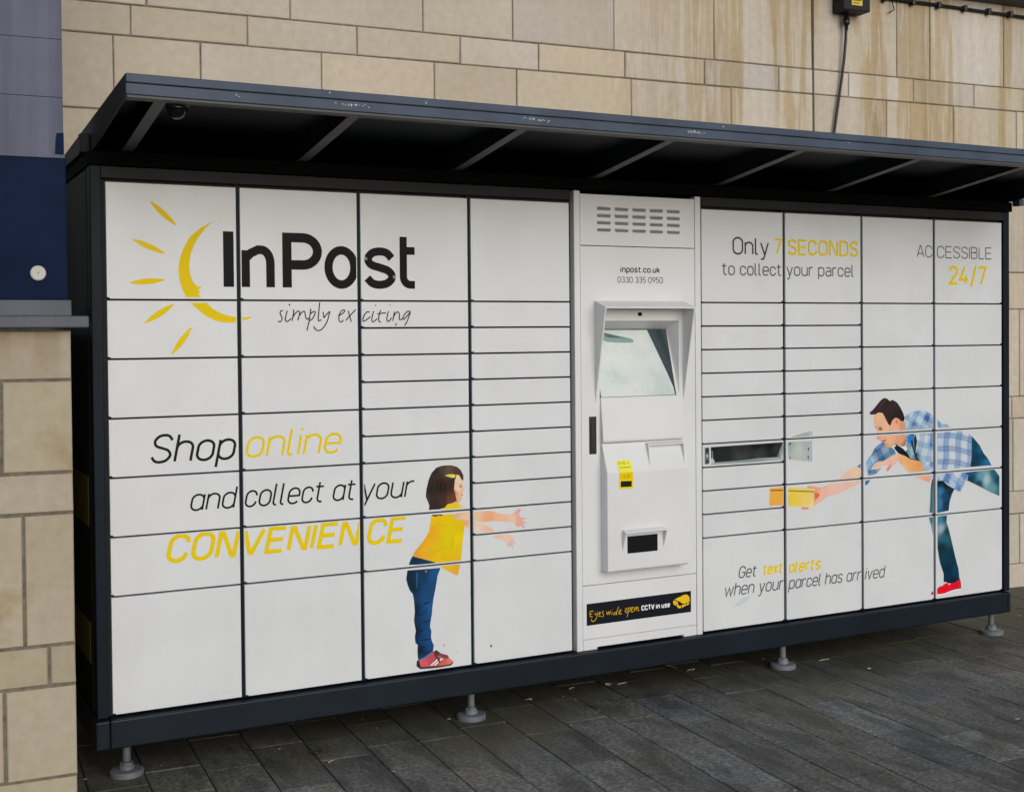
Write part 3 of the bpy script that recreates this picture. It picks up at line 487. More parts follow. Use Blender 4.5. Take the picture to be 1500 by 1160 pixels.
["p",[[3.5027,0.9658],[3.5219,0.9712],[3.5558,0.9526],[3.5814,0.9577],[3.5927,0.9231],[3.6126,0.9007],[3.6585,0.8897],[3.6804,0.8851],[3.67,0.8797],[3.6126,0.8956],[3.5727,0.9135],[3.5387,0.9267],[3.519,0.9438]],[[3.5275,0.9561,[10,30,44]],[3.5727,0.9284,[6,18,26]],[3.6412,0.8928,[16,60,70]]]],
["p",[[3.5558,0.9526],[3.5814,0.9599],[3.5928,0.9487],[3.5841,0.932],[3.57,0.9434]],[206,210,208]],
["p",[[3.4993,0.9608],[3.5106,0.9688],[3.5247,0.9647],[3.5134,0.9559]],[200,202,196]],
["p",[[3.3764,0.8754],[3.4097,0.8938],[3.4431,0.8962],[3.4823,0.911],[3.5161,0.9249],[3.5387,0.9258],[3.5727,0.9147],[3.6126,0.8956],[3.6787,0.8818],[3.7017,0.8358],[3.6123,0.8341],[3.5906,0.8413],[3.5555,0.874],[3.5318,0.8986],[3.5215,0.8792],[3.4989,0.8678],[3.4775,0.8478],[3.4613,0.8513],[3.4681,0.8661],[3.4833,0.8779],[3.443,0.8751],[3.3996,0.8657],[3.3819,0.8659]],[[3.3985,0.8784,[220,176,152]],[3.443,0.8886,[226,180,156]],[3.516,0.91,[226,178,158]],[3.5556,0.8995,[222,166,118]],[3.6125,0.8708,[222,158,96]],[3.6699,0.8591,[214,148,88]],[3.5838,0.8511,[224,174,122]],[3.4708,0.8575,[226,166,150]],[3.6872,0.841,[206,150,104]]]],
["p",[[3.4624,0.8512],[3.4681,0.8661],[3.4849,0.8787],[3.4934,0.8753],[3.4792,0.8528],[3.4708,0.8482]],[214,130,120]],["k:20:.05:.05:.9:.5",[[3.6787,0.8818],[3.7164,0.8772],[3.7572,0.8767],[3.7571,0.8348],[3.7017,0.8358],[3.6902,0.8623]],[[3.7047,0.8701,[176,200,220]],[3.7163,0.8479,[200,210,234]],[3.7484,0.8634,[90,140,190]],[3.7454,0.842,[140,176,214]]]],
["p",[[3.634,0.814],[3.7348,0.8141],[3.7441,0.7946],[3.7277,0.78],[3.6986,0.7921]],[[3.6697,0.8076,[222,166,122]],[3.7219,0.7916,[222,150,128]],[3.7278,0.8085,[224,160,120]]]],
["p",[[3.7307,0.8126],[3.757,0.8145],[3.757,0.7981],[3.7423,0.7938]],[150,184,216]],["k:-20:.07:.055:.9:.5",[[3.784,1.0754],[3.7972,1.0651],[3.8158,1.0546],[3.8345,1.0507],[3.8532,1.0405],[3.8963,1.0344],[3.7945,1.0343],[3.7849,1.0363]],[[3.7945,1.0593,[120,160,196]],[3.8051,1.0394,[150,190,226]],[3.8425,1.0418,[196,206,224]]]],
["p",[[3.7919,1.0673],[3.7977,1.0631],[3.804,1.0363],[3.7966,1.0358]],[70,120,160]],
["p",[[3.8276,1.0533],[3.8425,1.0488],[3.8559,1.0392],[3.8479,1.04]],[90,110,140]],["k:-8:.079:.062:1:.72",[[3.7837,1.0106],[3.8317,1.014],[3.9287,1.0137],[3.9832,1.0023],[4.0105,0.9852],[4.0077,0.9476],[4.0086,0.8919],[3.9991,0.8375],[3.8633,0.8365],[3.7847,0.8339]],[[3.8103,1.0039,[196,208,224]],[3.8907,0.9925,[180,206,226]],[3.9831,0.9884,[196,206,224]],[3.8906,0.9453,[196,200,204]],[3.8153,0.9097,[166,190,224]],[3.8959,0.8977,[208,212,218]],[3.9828,0.8773,[206,208,214]],[3.8961,0.9647,[170,196,222]],[3.8102,0.957,[150,176,216]],[3.95,0.8474,[190,206,226]],[3.8045,0.8437,[170,190,214]],[3.9884,0.9326,[176,196,222]]]],["k:-32:.085:.075:1:.55",[[3.7831,0.8129],[3.8579,0.8171],[3.9608,0.8131],[3.9853,0.7978],[3.9716,0.7748],[3.9343,0.7209],[3.8954,0.7372],[3.8577,0.7613],[3.8363,0.7744],[3.783,0.7855]],[[3.8043,0.8046,[140,180,220]],[3.8363,0.783,[30,90,150]],[3.8955,0.7952,[206,212,218]],[3.8846,0.7564,[120,180,226]],[3.9662,0.795,[30,100,180]],[3.9224,0.7343,[20,96,180]],[3.9388,0.7689,[200,208,214]],[3.9497,0.7524,[160,200,226]]]],
["p",[[4.0089,0.9865],[4.027,0.9705],[4.0601,0.9411],[4.0877,0.8998],[4.1155,0.8751],[4.1412,0.8384],[3.9991,0.8375],[4.0075,0.8919],[4.0077,0.9476]],[[4.0269,0.9387,[10,64,84]],[4.06,0.9211,[16,84,110]],[4.0378,0.8864,[10,50,80]],[4.0821,0.8881,[8,60,84]],[4.1099,0.8466,[22,100,140]],[4.0157,0.8517,[8,48,70]]]],
["p",[[3.9608,0.8131],[4.0542,0.8153],[4.1602,0.8177],[4.1799,0.7984],[4.1951,0.7814],[4.1949,0.6854],[4.1319,0.708],[4.0596,0.7407],[3.977,0.7745],[3.9853,0.7978]],[[4.0046,0.8086,[12,80,116]],[4.0045,0.7808,[10,56,74]],[4.0708,0.7848,[90,140,160]],[4.1041,0.7708,[150,176,184]],[4.1602,0.7996,[20,90,110]],[4.1826,0.766,[10,66,90]],[4.1488,0.7238,[90,140,150]],[4.1881,0.6971,[60,104,116]],[4.0596,0.7535,[14,66,84]]]],
["p",[[3.7815,0.7834],[3.8169,0.783],[3.85,0.7594],[3.8938,0.7378],[3.8761,0.7131],[3.8631,0.6826],[3.8553,0.6378],[3.781,0.632]],[[3.7933,0.7775,[4,24,34]],[3.8358,0.7645,[2,20,30]],[3.8025,0.7318,[48,110,150]],[3.8261,0.7094,[16,64,96]],[3.8594,0.7247,[6,46,60]],[3.7976,0.6766,[60,110,146]],[3.8355,0.6671,[8,48,80]],[3.8496,0.6452,[4,60,64]]]],
["p",[[3.7487,0.7923],[3.7623,0.7939],[3.7617,0.6314],[3.7318,0.6377],[3.7376,0.6877],[3.7396,0.7428]],[[3.7557,0.7833,[8,50,60]],[3.7461,0.7217,[40,100,104]],[3.7577,0.6863,[50,96,110]],[3.7388,0.6427,[70,104,114]]]],
["p",[[3.7833,0.6158],[3.845,0.6159],[3.8411,0.5828],[3.8512,0.5616],[3.87,0.5063],[3.899,0.4107],[3.9193,0.3529],[3.9256,0.3055],[3.8936,0.2937],[3.8225,0.3007],[3.8227,0.3387],[3.8002,0.3899],[3.7902,0.4296],[3.7828,0.4672]],[[3.7983,0.5953,[60,120,146]],[3.8298,0.6022,[20,84,110]],[3.8045,0.5579,[140,160,176]],[3.8422,0.5364,[6,60,66]],[3.8232,0.5101,[30,90,110]],[3.8105,0.4648,[4,42,50]],[3.8609,0.4327,[4,50,66]],[3.848,0.3595,[2,40,60]],[3.8988,0.3361,[6,56,84]],[3.8796,0.3053,[4,34,56]]]],
["p",[[3.7284,0.6134],[3.7608,0.6166],[3.7605,0.5097],[3.7481,0.5512],[3.7383,0.5833]],[[3.7359,0.6046,[60,110,130]],[3.7544,0.5618,[110,140,160]],[3.758,0.52,[40,90,100]]]],
["p",[[3.8224,0.2991],[3.8272,0.3028],[3.9203,0.3071],[3.929,0.3045],[3.9011,0.2879],[3.858,0.2904]],[10,30,44]],
["p",[[3.7797,0.246],[3.8246,0.2449],[3.8627,0.2532],[3.9356,0.2581],[3.9356,0.2529],[3.9009,0.2515],[3.8627,0.2469],[3.8269,0.2387],[3.7797,0.2408]],[236,232,228]],
["p",[[3.7798,0.2731],[3.7987,0.2823],[3.8248,0.2971],[3.839,0.2982],[3.8533,0.2884],[3.8987,0.2909],[3.9155,0.2998],[3.929,0.3045],[3.9357,0.2845],[3.9366,0.2573],[3.901,0.2571],[3.8627,0.2525],[3.8246,0.2445],[3.7797,0.2456]],[[3.7963,0.2634,[212,12,30]],[3.8484,0.2721,[222,10,40]],[3.901,0.2739,[204,14,40]],[3.9299,0.278,[196,30,44]]]],
["p",[[3.7963,0.2815],[3.8224,0.2984],[3.839,0.2989],[3.8438,0.2935],[3.8295,0.2915],[3.8105,0.2811]],[206,190,196]],
["p",[[3.8485,0.2913],[3.8676,0.2894],[3.858,0.2799]],[214,170,170]],
["p",[[3.7374,0.2482],[3.7469,0.2608],[3.7614,0.2659],[3.7613,0.2458]],[196,8,40]],
["p",[[2.5848,0.3152],[2.6287,0.3431],[2.6803,0.3556],[2.658,0.3312],[2.6213,0.3173]],[186,190,194]],
["p",[[1.4167,0.2904],[1.4237,0.2911],[1.4253,0.2831],[1.4192,0.2799]],[70,66,66]],
["p",[[1.2199,0.3173],[1.224,0.3168],[1.2231,0.3092],[1.2198,0.3096]],[120,112,110]],
["p",[[1.2749,0.2845],[1.2782,0.284],[1.2773,0.278],[1.2748,0.2783]],[170,166,166]],
["p",[[1.4005,0.2284],[1.4352,0.2287],[1.4221,0.2241],[1.4022,0.222]],[110,84,80]]]
SCRIPT_LINES = [[[0.6067,1.5861],[0.5987,1.5851],[0.5956,1.5763],[0.6004,1.5646],[0.6023,1.5549],[0.5962,1.5461],[0.5872,1.5481]],[[0.6218,1.5861],[0.6165,1.5666],[0.6143,1.5529],[0.6193,1.547],[0.6284,1.5509],[0.6355,1.5587]],[[0.6281,1.6095],[0.632,1.6037]],[[0.646,1.59],[0.6437,1.5705],[0.6394,1.5489]],[[0.6405,1.5568],[0.6426,1.5626],[0.6519,1.5763],[0.6621,1.5842],[0.6671,1.5812],[0.666,1.5685],[0.6601,1.5508]],[[0.6639,1.5606],[0.666,1.5665],[0.6763,1.5802],[0.6855,1.5832],[0.6884,1.5704],[0.6923,1.5567],[0.6974,1.5557],[0.7015,1.5606]],[[0.7095,1.5931],[0.7057,1.5665],[0.7013,1.5429],[0.6938,1.5144]],[[0.7057,1.5704],[0.7078,1.5744],[0.7171,1.5813],[0.7253,1.5822],[0.7242,1.5724],[0.7148,1.5566],[0.7055,1.5497]],[[0.7433,1.6188],[0.7398,1.5862],[0.7374,1.5605],[0.7383,1.5487],[0.7487,1.5536]],[[0.7552,1.5823],[0.7571,1.5684],[0.7591,1.5605],[0.7685,1.5724],[0.7811,1.5833]],[[0.7811,1.5833],[0.7767,1.5664],[0.7703,1.5466],[0.7566,1.5249],[0.743,1.5151],[0.7327,1.5147],[0.7236,1.5211],[0.7202,1.53]],[[0.8132,1.5664],[0.8248,1.5723],[0.8353,1.5803],[0.8375,1.5873],[0.827,1.5863],[0.8174,1.5723],[0.8152,1.5564],[0.8192,1.5465],[0.8265,1.5454],[0.8329,1.5524]],[[0.8807,1.59],[0.8567,1.5663],[0.8418,1.5504]],[[0.8517,1.5853],[0.8567,1.5663],[0.8628,1.5453]],[[0.9344,1.5804],[0.9248,1.5814],[0.914,1.5703],[0.9085,1.5562],[0.9095,1.5472],[0.9202,1.5512],[0.9375,1.5642]],[[0.9506,1.5844],[0.9461,1.5703],[0.9427,1.5542],[0.9458,1.5451],[0.9545,1.5481],[0.9632,1.5571]],[[0.9562,1.6066],[0.9598,1.6046]],[[0.9786,1.5885],[0.9719,1.5703],[0.9696,1.5541],[0.9727,1.545],[0.9781,1.544]],[[0.9644,1.5743],[0.9828,1.5763],[0.999,1.5784]],[[1.0089,1.5845],[1.0044,1.5682],[1.0021,1.5561],[1.0063,1.5459],[1.0139,1.5499],[1.0206,1.5601]],[[1.0152,1.6068],[1.0178,1.6052]],[[1.0324,1.5824],[1.0293,1.5641],[1.0248,1.5479]],[[1.0282,1.558],[1.0293,1.5641],[1.0415,1.5804],[1.0503,1.5784],[1.0523,1.5662],[1.0522,1.5539],[1.0587,1.5529],[1.0665,1.558]],[[1.0976,1.5825],[1.0855,1.5835],[1.0721,1.5702],[1.0665,1.558],[1.0697,1.5539],[1.0831,1.5661],[1.0965,1.5804],[1.0896,1.562],[1.0828,1.5457],[1.0728,1.5294]],[[1.04,1.5397],[1.0366,1.5299]]]
SIGN_LINES = [[[1.8808,0.3736],[1.8654,0.3728],[1.8644,0.3613],[1.8662,0.3519],[1.8768,0.3507]],[[1.8653,0.3628],[1.875,0.3634]],[[1.8875,0.3662],[1.8903,0.3567],[1.8952,0.3612]],[[1.902,0.3688],[1.897,0.351],[1.8911,0.3383],[1.8795,0.3305],[1.8709,0.3373],[1.87,0.3415]],[[1.9058,0.3559],[1.9126,0.361],[1.9117,0.3661],[1.9068,0.3599],[1.9077,0.349],[1.9154,0.3506]],[[1.9292,0.3675],[1.9243,0.3664],[1.9233,0.3598],[1.9281,0.3543],[1.9261,0.3461],[1.9193,0.3465]],[[1.9428,0.3652],[1.946,0.352],[1.9523,0.3633],[1.9557,0.3512],[1.9623,0.3664]],[[1.9687,0.3607],[1.9686,0.3485]],[[1.9706,0.3689],[1.9716,0.3706]],[[1.9858,0.358],[1.9785,0.3551],[1.9773,0.3485],[1.9832,0.3486],[1.9891,0.3576]],[[2.0007,0.3791],[1.9917,0.359],[1.989,0.3476],[1.993,0.3485]],[[2.0005,0.3527],[2.0104,0.3584],[2.0114,0.3645],[2.0045,0.3627],[2.0015,0.3529],[2.0054,0.3464],[2.0153,0.3497]],[[2.0362,0.3694],[2.0312,0.3581],[2.036,0.35],[2.0421,0.3586],[2.0372,0.3684]],[[2.0481,0.3715],[2.046,0.3515],[2.0408,0.3317]],[[2.0471,0.3648],[2.0561,0.3689],[2.054,0.3557],[2.047,0.3513]],[[2.0599,0.3567],[2.07,0.3658],[2.065,0.3697],[2.0599,0.3584],[2.0638,0.3487],[2.0729,0.3528]],[[2.077,0.3684],[2.0768,0.3515]],[[2.0779,0.3581],[2.085,0.3684],[2.0858,0.3513]],[[2.0869,0.3589],[2.094,0.3674],[2.0948,0.3512],[2.0999,0.3541]]]
SIGN_ICON = [[[2.2758,0.3795],[2.3007,0.3867],[2.3237,0.3939],[2.3362,0.394],[2.3455,0.389],[2.3518,0.3789],[2.3531,0.3648],[2.3422,0.3591],[2.3234,0.3559],[2.313,0.3595],[2.3006,0.3678],[2.2882,0.3737]],[[2.2679,0.3712],[2.2737,0.3758],[2.283,0.3731],[2.2819,0.3637],[2.2829,0.3532],[2.2767,0.3548],[2.2695,0.3616]],[[2.284,0.3712],[2.2933,0.3694],[2.2922,0.3592],[2.2984,0.3499],[2.3088,0.3505],[2.3076,0.3402],[2.2962,0.3397],[2.288,0.3475],[2.2839,0.3583]],[[2.3129,0.3518],[2.3338,0.3547],[2.3379,0.3491],[2.3108,0.3399]],[[2.338,0.356],[2.3516,0.3598],[2.3452,0.3483],[2.34,0.3472]],[[2.2974,0.3646],[2.3067,0.3576],[2.3015,0.353],[2.2974,0.3586]]]
DOOR_TEXT = [["Shop",0.1312,0.4284,1.0638,0.1002,0.0085,0.2,[22,24,26]],["online",0.46,0.8181,1.0665,0.1011,0.0085,0.2,[214,186,0]],["@nd",0.2644,0.4263,0.8925,0.0791,0.0062,0.2,[22,24,26]],["collect @t",0.4556,0.871,0.8917,0.081,0.0062,0.2,[22,24,26]],["your",0.8899,1.1031,0.8864,0.0843,0.0062,0.2,[22,24,26]],["CON",0.1792,0.4302,0.7189,0.0994,0.0135,0.22,[214,186,0]],["VENIEN",0.4352,0.8846,0.7223,0.0942,0.0135,0.22,[214,186,0]],["CE",0.9085,1.064,0.7201,0.098,0.0135,0.22,[214,186,0]],["Only",2.591,2.7863,1.8281,0.076,0.0068,0,[54,56,58]],["7",2.8163,2.8578,1.8329,0.07,0.0078,0,[214,186,0]],["SECONDS",2.89,3.297,1.8327,0.0701,0.0088,0,[214,186,0]],["to collect",2.5356,2.8557,1.739,0.0559,0.0052,0,[84,86,88]],["your parcel",2.883,3.2718,1.7402,0.057,0.0052,0,[84,86,88]],["AC",3.6565,3.754,1.8381,0.0574,0.0044,0,[84,86,88]],["CESSIBLE",3.7847,4.1454,1.8369,0.0579,0.0044,0,[84,86,88]],["24/7",3.8615,4.1104,1.7127,0.0907,0.0122,0,[214,186,0]],["Get",2.6111,2.7104,0.4331,0.0523,0.005,0.2,[84,86,88]],["text",2.7425,2.8546,0.4341,0.0511,0.0082,0.2,[214,186,0]],["@lerts",2.8851,3.0697,0.4296,0.0547,0.0082,0.2,[214,186,0]],["when your",2.5344,2.8579,0.3606,0.057,0.005,0.2,[84,86,88]],["p@rcel h@s @rr",2.8855,3.306,0.3582,0.0556,0.005,0.2,[84,86,88]],["ived",3.3288,3.4494,0.3574,0.0571,0.005,0.2,[84,86,88]]]
PANEL_TEXT = [["inpost.co.uk",2.021,2.2142,1.7424,0.0261,0.0044,0,[54,56,58]],["0330 335 0950",2.0069,2.2285,1.7002,0.0256,0.003,0,[84,86,88]]]
SIGN_TEXT = [["CCTV in use",2.1105,2.2528,0.3492,0.0224,0.0046,0,[224,230,234]]]
LOGO = {"I": [0.395, 0.432, 1.6669, 1.8621], "n": [0.4572, 0.5778, 1.6674, 1.816], "P": [0.6062, 0.7537, 1.6689, 1.864], "o": [0.7624, 0.8923, 1.6654, 1.8211], "s": [0.9125, 1.0409, 1.6667, 1.8198], "t": [1.0562, 1.1168, 1.6693, 1.8614]}

# ------------------------------------------------------------------ ground and paving (square to the wall, 3.3 degrees off the locker)
TH = math.atan(.058)
rnd = random.Random(11)
PAVE = mat('wet_grey_paving', (.05, .05, .05), .62)
n1 = noise(PAVE, 2.3, 6); n2 = noise(PAVE, 62, 5, rough=.8); n3 = noise(PAVE, 9, 7, (1, .35, 1))
c = mix(PAVE, 'MULTIPLY', attr(PAVE, 'Col'), ramp(PAVE, n1.outputs[0], [(.36, (.74, .74, .76)), (.5, (1, 1, 1)), (.64, (1.12, 1.08, .95))]))
c = mix(PAVE, 'MULTIPLY', c, ramp(PAVE, n2.outputs[0], [(.40, .42), (.5, 1.0), (.60, 1.7)]))
c = mix(PAVE, 'MULTIPLY', c, ramp(PAVE, n3.outputs[0], [(.40, .56), (.48, .95), (.54, 1.3), (.60, .85), (.68, 1.25)]))
nm = noise(PAVE, 1.1, 5)
n, l, q_ = nodes(PAVE)              # green-brown algae grows in the damp strip along the wall and under the locker
tc = n.new('ShaderNodeTexCoord'); sp = n.new('ShaderNodeSeparateXYZ'); l.new(tc.outputs['Object'], sp.inputs[0])
mr = n.new('ShaderNodeMapRange'); l.new(sp.outputs['Y'], mr.inputs['Value'])
for k_, v_ in (('From Min', -.55), ('From Max', .25), ('To Min', -.08), ('To Max', .30)): mr.inputs[k_].default_value = v_
ad = n.new('ShaderNodeMath'); ad.operation = 'ADD'; l.new(nm.outputs[0], ad.inputs[0]); l.new(mr.outputs[0], ad.inputs[1])
c = mix(PAVE, 'MIX', c, (.066, .062, .034), ramp(PAVE, ad.outputs[0], [(.52, 0.0), (.74, .72)]))
setc(PAVE, c); bump(PAVE, n2.outputs[0], .5, .002)
JOINT = mat('dirty_joint_sand', (.012, .012, .010), .9)
gm = noise(JOINT, 30, 4); setc(JOINT, ramp(JOINT, gm.outputs[0], [(.4, (.010, .010, .008)), (.7, (.022, .023, .013))]))
bm = bmesh.new()
bmesh.ops.create_grid(bm, x_segments=1, y_segments=1, size=600)
for v in bm.verts: v.co.z = -.006
tag(link('ground', bm, JOINT), kind='structure')
bm = bmesh.new(); lay = bm.loops.layers.float_color.new('Col')
SW = .1932
ex = Vector((math.cos(TH), -math.sin(TH), 0)); ey = Vector((math.sin(TH), math.cos(TH), 0))
o0 = Vector((.0945, -.2, 0))
for i in range(-18, 44):
    u0 = i*SW; v = -5.2-rnd.random()*.5
    while v < 2.0:
        ln = rnd.choice((.24, .29, .34, .38, .46))*rnd.uniform(.93, 1.07)
        tone = rnd.choice((.74, .84, .94, 1.0, 1.12, 1.30))*rnd.uniform(.95, 1.05)
        base = (.109*tone, .1102*tone*rnd.uniform(.985, 1.005), .107*tone*rnd.uniform(.94, 1.05), 1)
        g, h = .0022, rnd.uniform(-.0012, .0012)
        tl = [rnd.uniform(-.0008, .0008) for _ in range(4)]
        cs = [(u0+g, v+g), (u0+SW-g, v+g), (u0+SW-g, v+ln-g), (u0+g, v+ln-g)]
        b_ = .0022
        ins = [(u0+g+b_, v+g+b_), (u0+SW-g-b_, v+g+b_), (u0+SW-g-b_, v+ln-g-b_), (u0+g+b_, v+ln-g-b_)]
        lo = [bm.verts.new(o0+ex*a+ey*q+Vector((0, 0, -.0055))) for a, q in cs]
        mi_ = [bm.verts.new(o0+ex*a+ey*q+Vector((0, 0, -.002+h))) for a, q in cs]
        hi = [bm.verts.new(o0+ex*a+ey*q+Vector((0, 0, h+k))) for (a, q), k in zip(ins, tl)]
        fs = [bm.faces.new(hi)]
        for A, B in ((lo, mi_), (mi_, hi)):
            for k in range(4): fs.append(bm.faces.new((A[k], A[(k+1) % 4], B[(k+1) % 4], B[k])))
        for f in fs:
            for lp in f.loops: lp[lay] = base
        v += ln
tag(link('paving', bm, PAVE), kind='structure')

# ------------------------------------------------------------------ stone block walls
STONE = mat('sandstone', (.4, .34, .26), .85)
na = noise(STONE, 1.6, 5); nb = noise(STONE, 26, 5, rough=.65); nc = noise(STONE, 3.6, 6, (1, 1, .07), rough=.62)
nd = noise(STONE, .8, 3); ne = noise(STONE, 22, 2, (1, 1, .03)); nf = noise(STONE, 5, 5)
c = mix(STONE, 'MULTIPLY', attr(STONE, 'Col'), ramp(STONE, na.outputs[0], [(.3, (.92, .90, .86)), (.6, (1.03, 1.03, 1.03))]))
c = mix(STONE, 'MULTIPLY', c, ramp(STONE, nb.outputs[0], [(.3, .9), (.7, 1.06)]))
# run-off stains: tall ochre and pale streaks on the weathered right part (x > -2.7 in the wall's own axis)
n, l, b = nodes(STONE)
tc = n.new('ShaderNodeTexCoord'); sp = n.new('ShaderNodeSeparateXYZ'); l.new(tc.outputs['Object'], sp.inputs[0])
mr = n.new('ShaderNodeMapRange'); l.new(sp.outputs['X'], mr.inputs['Value'])
mr.inputs['From Min'].default_value = -3.0; mr.inputs['From Max'].default_value = -1.9; mr.inputs['To Min'].default_value = 0; mr.inputs['To Max'].default_value = 1
mz = n.new('ShaderNodeMapRange'); l.new(sp.outputs['Z'], mz.inputs['Value'])
mz.inputs['From Min'].default_value = 1.6; mz.inputs['From Max'].default_value = 2.6; mz.inputs['To Min'].default_value = .12; mz.inputs['To Max'].default_value = 1
ml = n.new('ShaderNodeMath'); ml.operation = 'MULTIPLY'; l.new(mr.outputs[0], ml.inputs[0]); l.new(mz.outputs[0], ml.inputs[1])
st = ramp(STONE, nc.outputs[0], [(.38, (1.06, 1.08, 1.12)), (.49, (1.0, .99, .97)), (.51, (.88, .80, .65)), (.555, (.80, .70, .52)), (.575, (.98, .95, .90)), (.60, (.74, .63, .44)), (.66, (.84, .75, .58))])
c2 = mix(STONE, 'MULTIPLY', c, st)
c2 = mix(STONE, 'MULTIPLY', c2, ramp(STONE, ne.outputs[0], [(.3, .93), (.6, 1.03)]))
c = mix(STONE, 'MIX', c, c2, ml.outputs[0])
setc(STONE, c); bump(STONE, nb.outputs[0], .35, .003)
MORTAR = mat('dark_mortar', (.10, .088, .066), .95)
gm = noise(MORTAR, 40, 3); setc(MORTAR, ramp(MORTAR, gm.outputs[0], [(.35, (.13, .113, .082)), (.65, (.225, .195, .145))]))

def stone_block(bm, lay, s0, s1, z0, z1, y, rn, gap=.0028, tint=None):
    t = rn.uniform(.90, 1.07); w = rn.uniform(-.09, .10)
    col = tint or (.61*t, .54*t*(1-w*.3), .448*t*(1-w), 1)
    g = gap; b_ = .0035; yy = y+rn.uniform(-.0012, .0012)
    cs = [(s0+g, z0+g), (s1-g, z0+g), (s1-g, z1-g), (s0+g, z1-g)]
    j = [(rn.uniform(-.0015, .0015), rn.uniform(-.0015, .0015)) for _ in cs]
    cs = [(a+p, q+r) for (a, q), (p, r) in zip(cs, j)]
    sx, sz = (1, -1, -1, 1), (1, 1, -1, -1)
    back = [bm.verts.new((a, y+.03, q)) for a, q in cs]
    mid = [bm.verts.new((a, yy+b_, q)) for a, q in cs]
    front = [bm.verts.new((a+b_*k, yy, q+b_*r)) for (a, q), k, r in zip(cs, sx, sz)]
    fs = [bm.faces.new(front)]
    for A, B in ((back, mid), (mid, front)):
        for k in range(4): fs.append(bm.faces.new((A[k], A[(k+1) % 4], B[(k+1) % 4], B[k])))
    for f in fs:
        for lp in f.loops: lp[lay] = col

wall = empty('stone_wall', (5.23, .78, 0), -TH)
tag(wall, 'tall pale sandstone block wall rising behind the parcel locker, streaked with brown stains', 'wall')
LV = [-.05, .136, .427, .559, .982, 1.11, 1.615, 1.827, 2.244, 2.446, 2.757, 2.888, 3.40, 3.53, 3.98, 4.12]
KNOWN = {9: [-5.022, -4.663, -4.131, -3.595, -3.178, -2.554, -1.967, -1.446, -.957, -.482, -.011],
         10: [-4.951, -4.461, -3.965, -3.466, -3.061, -2.589, -2.127, -1.669, -1.45, -1.216, -.771, -.331],
         11: [-4.886, -4.27, -3.65, -3.197, -2.65, -2.068, -1.455, -.884, -.652, -.109],
         1: [.008], 5: [.010], 4: [.30], 7: [-.25, .33]}
bm = bmesh.new(); lay = bm.loops.layers.float_color.new('Col'); rw = random.Random(5)
for r in range(len(LV)-1):
    js = list(KNOWN.get(r, []))
    if r not in (9, 10, 11): js = sorted(js+[-1.45]) if not js else sorted(js+[-1.45])
    full = [-5.75]
    s = -5.75
    for a in js+[3.2]:
        while a-s > .75: s += rw.uniform(.38, .56); full.append(s)
        if a-s > .04: full.append(a); s = a
    for a, q in zip(full, full[1:]):
        stone_block(bm, lay, a, q, LV[r], LV[r+1], 0, rw)
o = link('block_face', bm, STONE, wall)
bm = bmesh.new(); box(bm, -5.76, 3.21, .006, .35, -.05, 4.12); link('mortar_bed', bm, MORTAR, wall)
bm = bmesh.new(); box(bm, -1.456, -1.445, -.0025, .004, 0, 4.1)
SEAL = mat('brown_sealant', (.09, .07, .055), .7); sn = noise(SEAL, 60, 3); setc(SEAL, ramp(SEAL, sn.outputs[0], [(.3, (.05, .035, .03)), (.7, (.14, .11, .085))]))
link('sealant_joint', bm, SEAL, wall)

# ledge projecting from the wall above the cable
bm = bmesh.new(); prism_x(bm, [(-.16, 3.375), (-.16, 3.45), (0, 3.48), (0, 3.355)], -5.7, 3.2, bev=.004)
led = link('stone_ledge', bm, powder('grey_ledge_paint', (.10, .10, .10), .6, .3, 120)); led.location = (5.23, .78, 0); led.rotation_euler.z = -TH
tag(led, 'grey ledge projecting from the stone wall in the top right corner, above the cable', 'ledge')

# junction box with its cables
jb = empty('junction_box', (5.23, .78, 0), -TH)
tag(jb, 'small black junction box with a yellow warning label high on the stone wall', 'junction box')
bm = bmesh.new(); box(bm, -1.325, -1.15, -.10, -.004, 3.195, 3.40, .006)
link('housing', bm, CHAR, jb)
bm = bmesh.new(); box(bm, -1.275, -1.205, -.1025, -.0995, 3.222, 3.262, .001); box(bm, -1.275, -1.205, -.1025, -.0995, 3.270, 3.33, .001)
link('warning_label', bm, YEL, jb)
bm = bmesh.new(); box(bm, -1.267, -1.213, -.1035, -.1022, 3.246, 3.252); box(bm, -1.267, -1.225, -.1035, -.1022, 3.232, 3.237); box(bm, -1.262, -1.22, -.1035, -.1022, 3.285, 3.315)
link('label_marks', bm, mat('brown_ink', (.16, .10, .02), .6), jb)
bm = bmesh.new(); lathe(bm, [(.014, 3.197), (.014, 3.165), (.019, 3.165), (.019, 3.135), (.011, 3.13), (.008, 3.10)], -1.258, -.035, 14); link('cable_gland', bm, BLACK, jb)
bm = bmesh.new()
tube(bm, [(-1.258, -.035, 3.17), (-1.259, -.032, 3.06), (-1.266, -.024, 2.94), (-1.279, -.02, 2.84), (-1.299, -.018, 2.72), (-1.32, -.018, 2.6), (-1.345, -.018, 2.45), (-1.35, -.02, 2.2), (-1.33, -.03, 1.95)], .0075, 10)
o = link('power_cable', bm, BLACK); o.location = (5.23, .78, 0); o.rotation_euler.z = -TH
tag(o, 'black cable hanging down the stone wall from the junction box to behind the canopy', 'cable')
cr = empty('cable_run', (5.23, .78, 0), -TH)
tag(cr, 'dark horizontal cable clipped along the top of the stone wall, right of the box', 'cable')
bm = bmesh.new(); rr = random.Random(2)
tube(bm, [(-1.15+.12*i, -.016, 3.312-.0012*i+rr.uniform(-.002, .002)) for i in range(30)], .0085, 8); link('cable_sheath', bm, CHAR, cr)
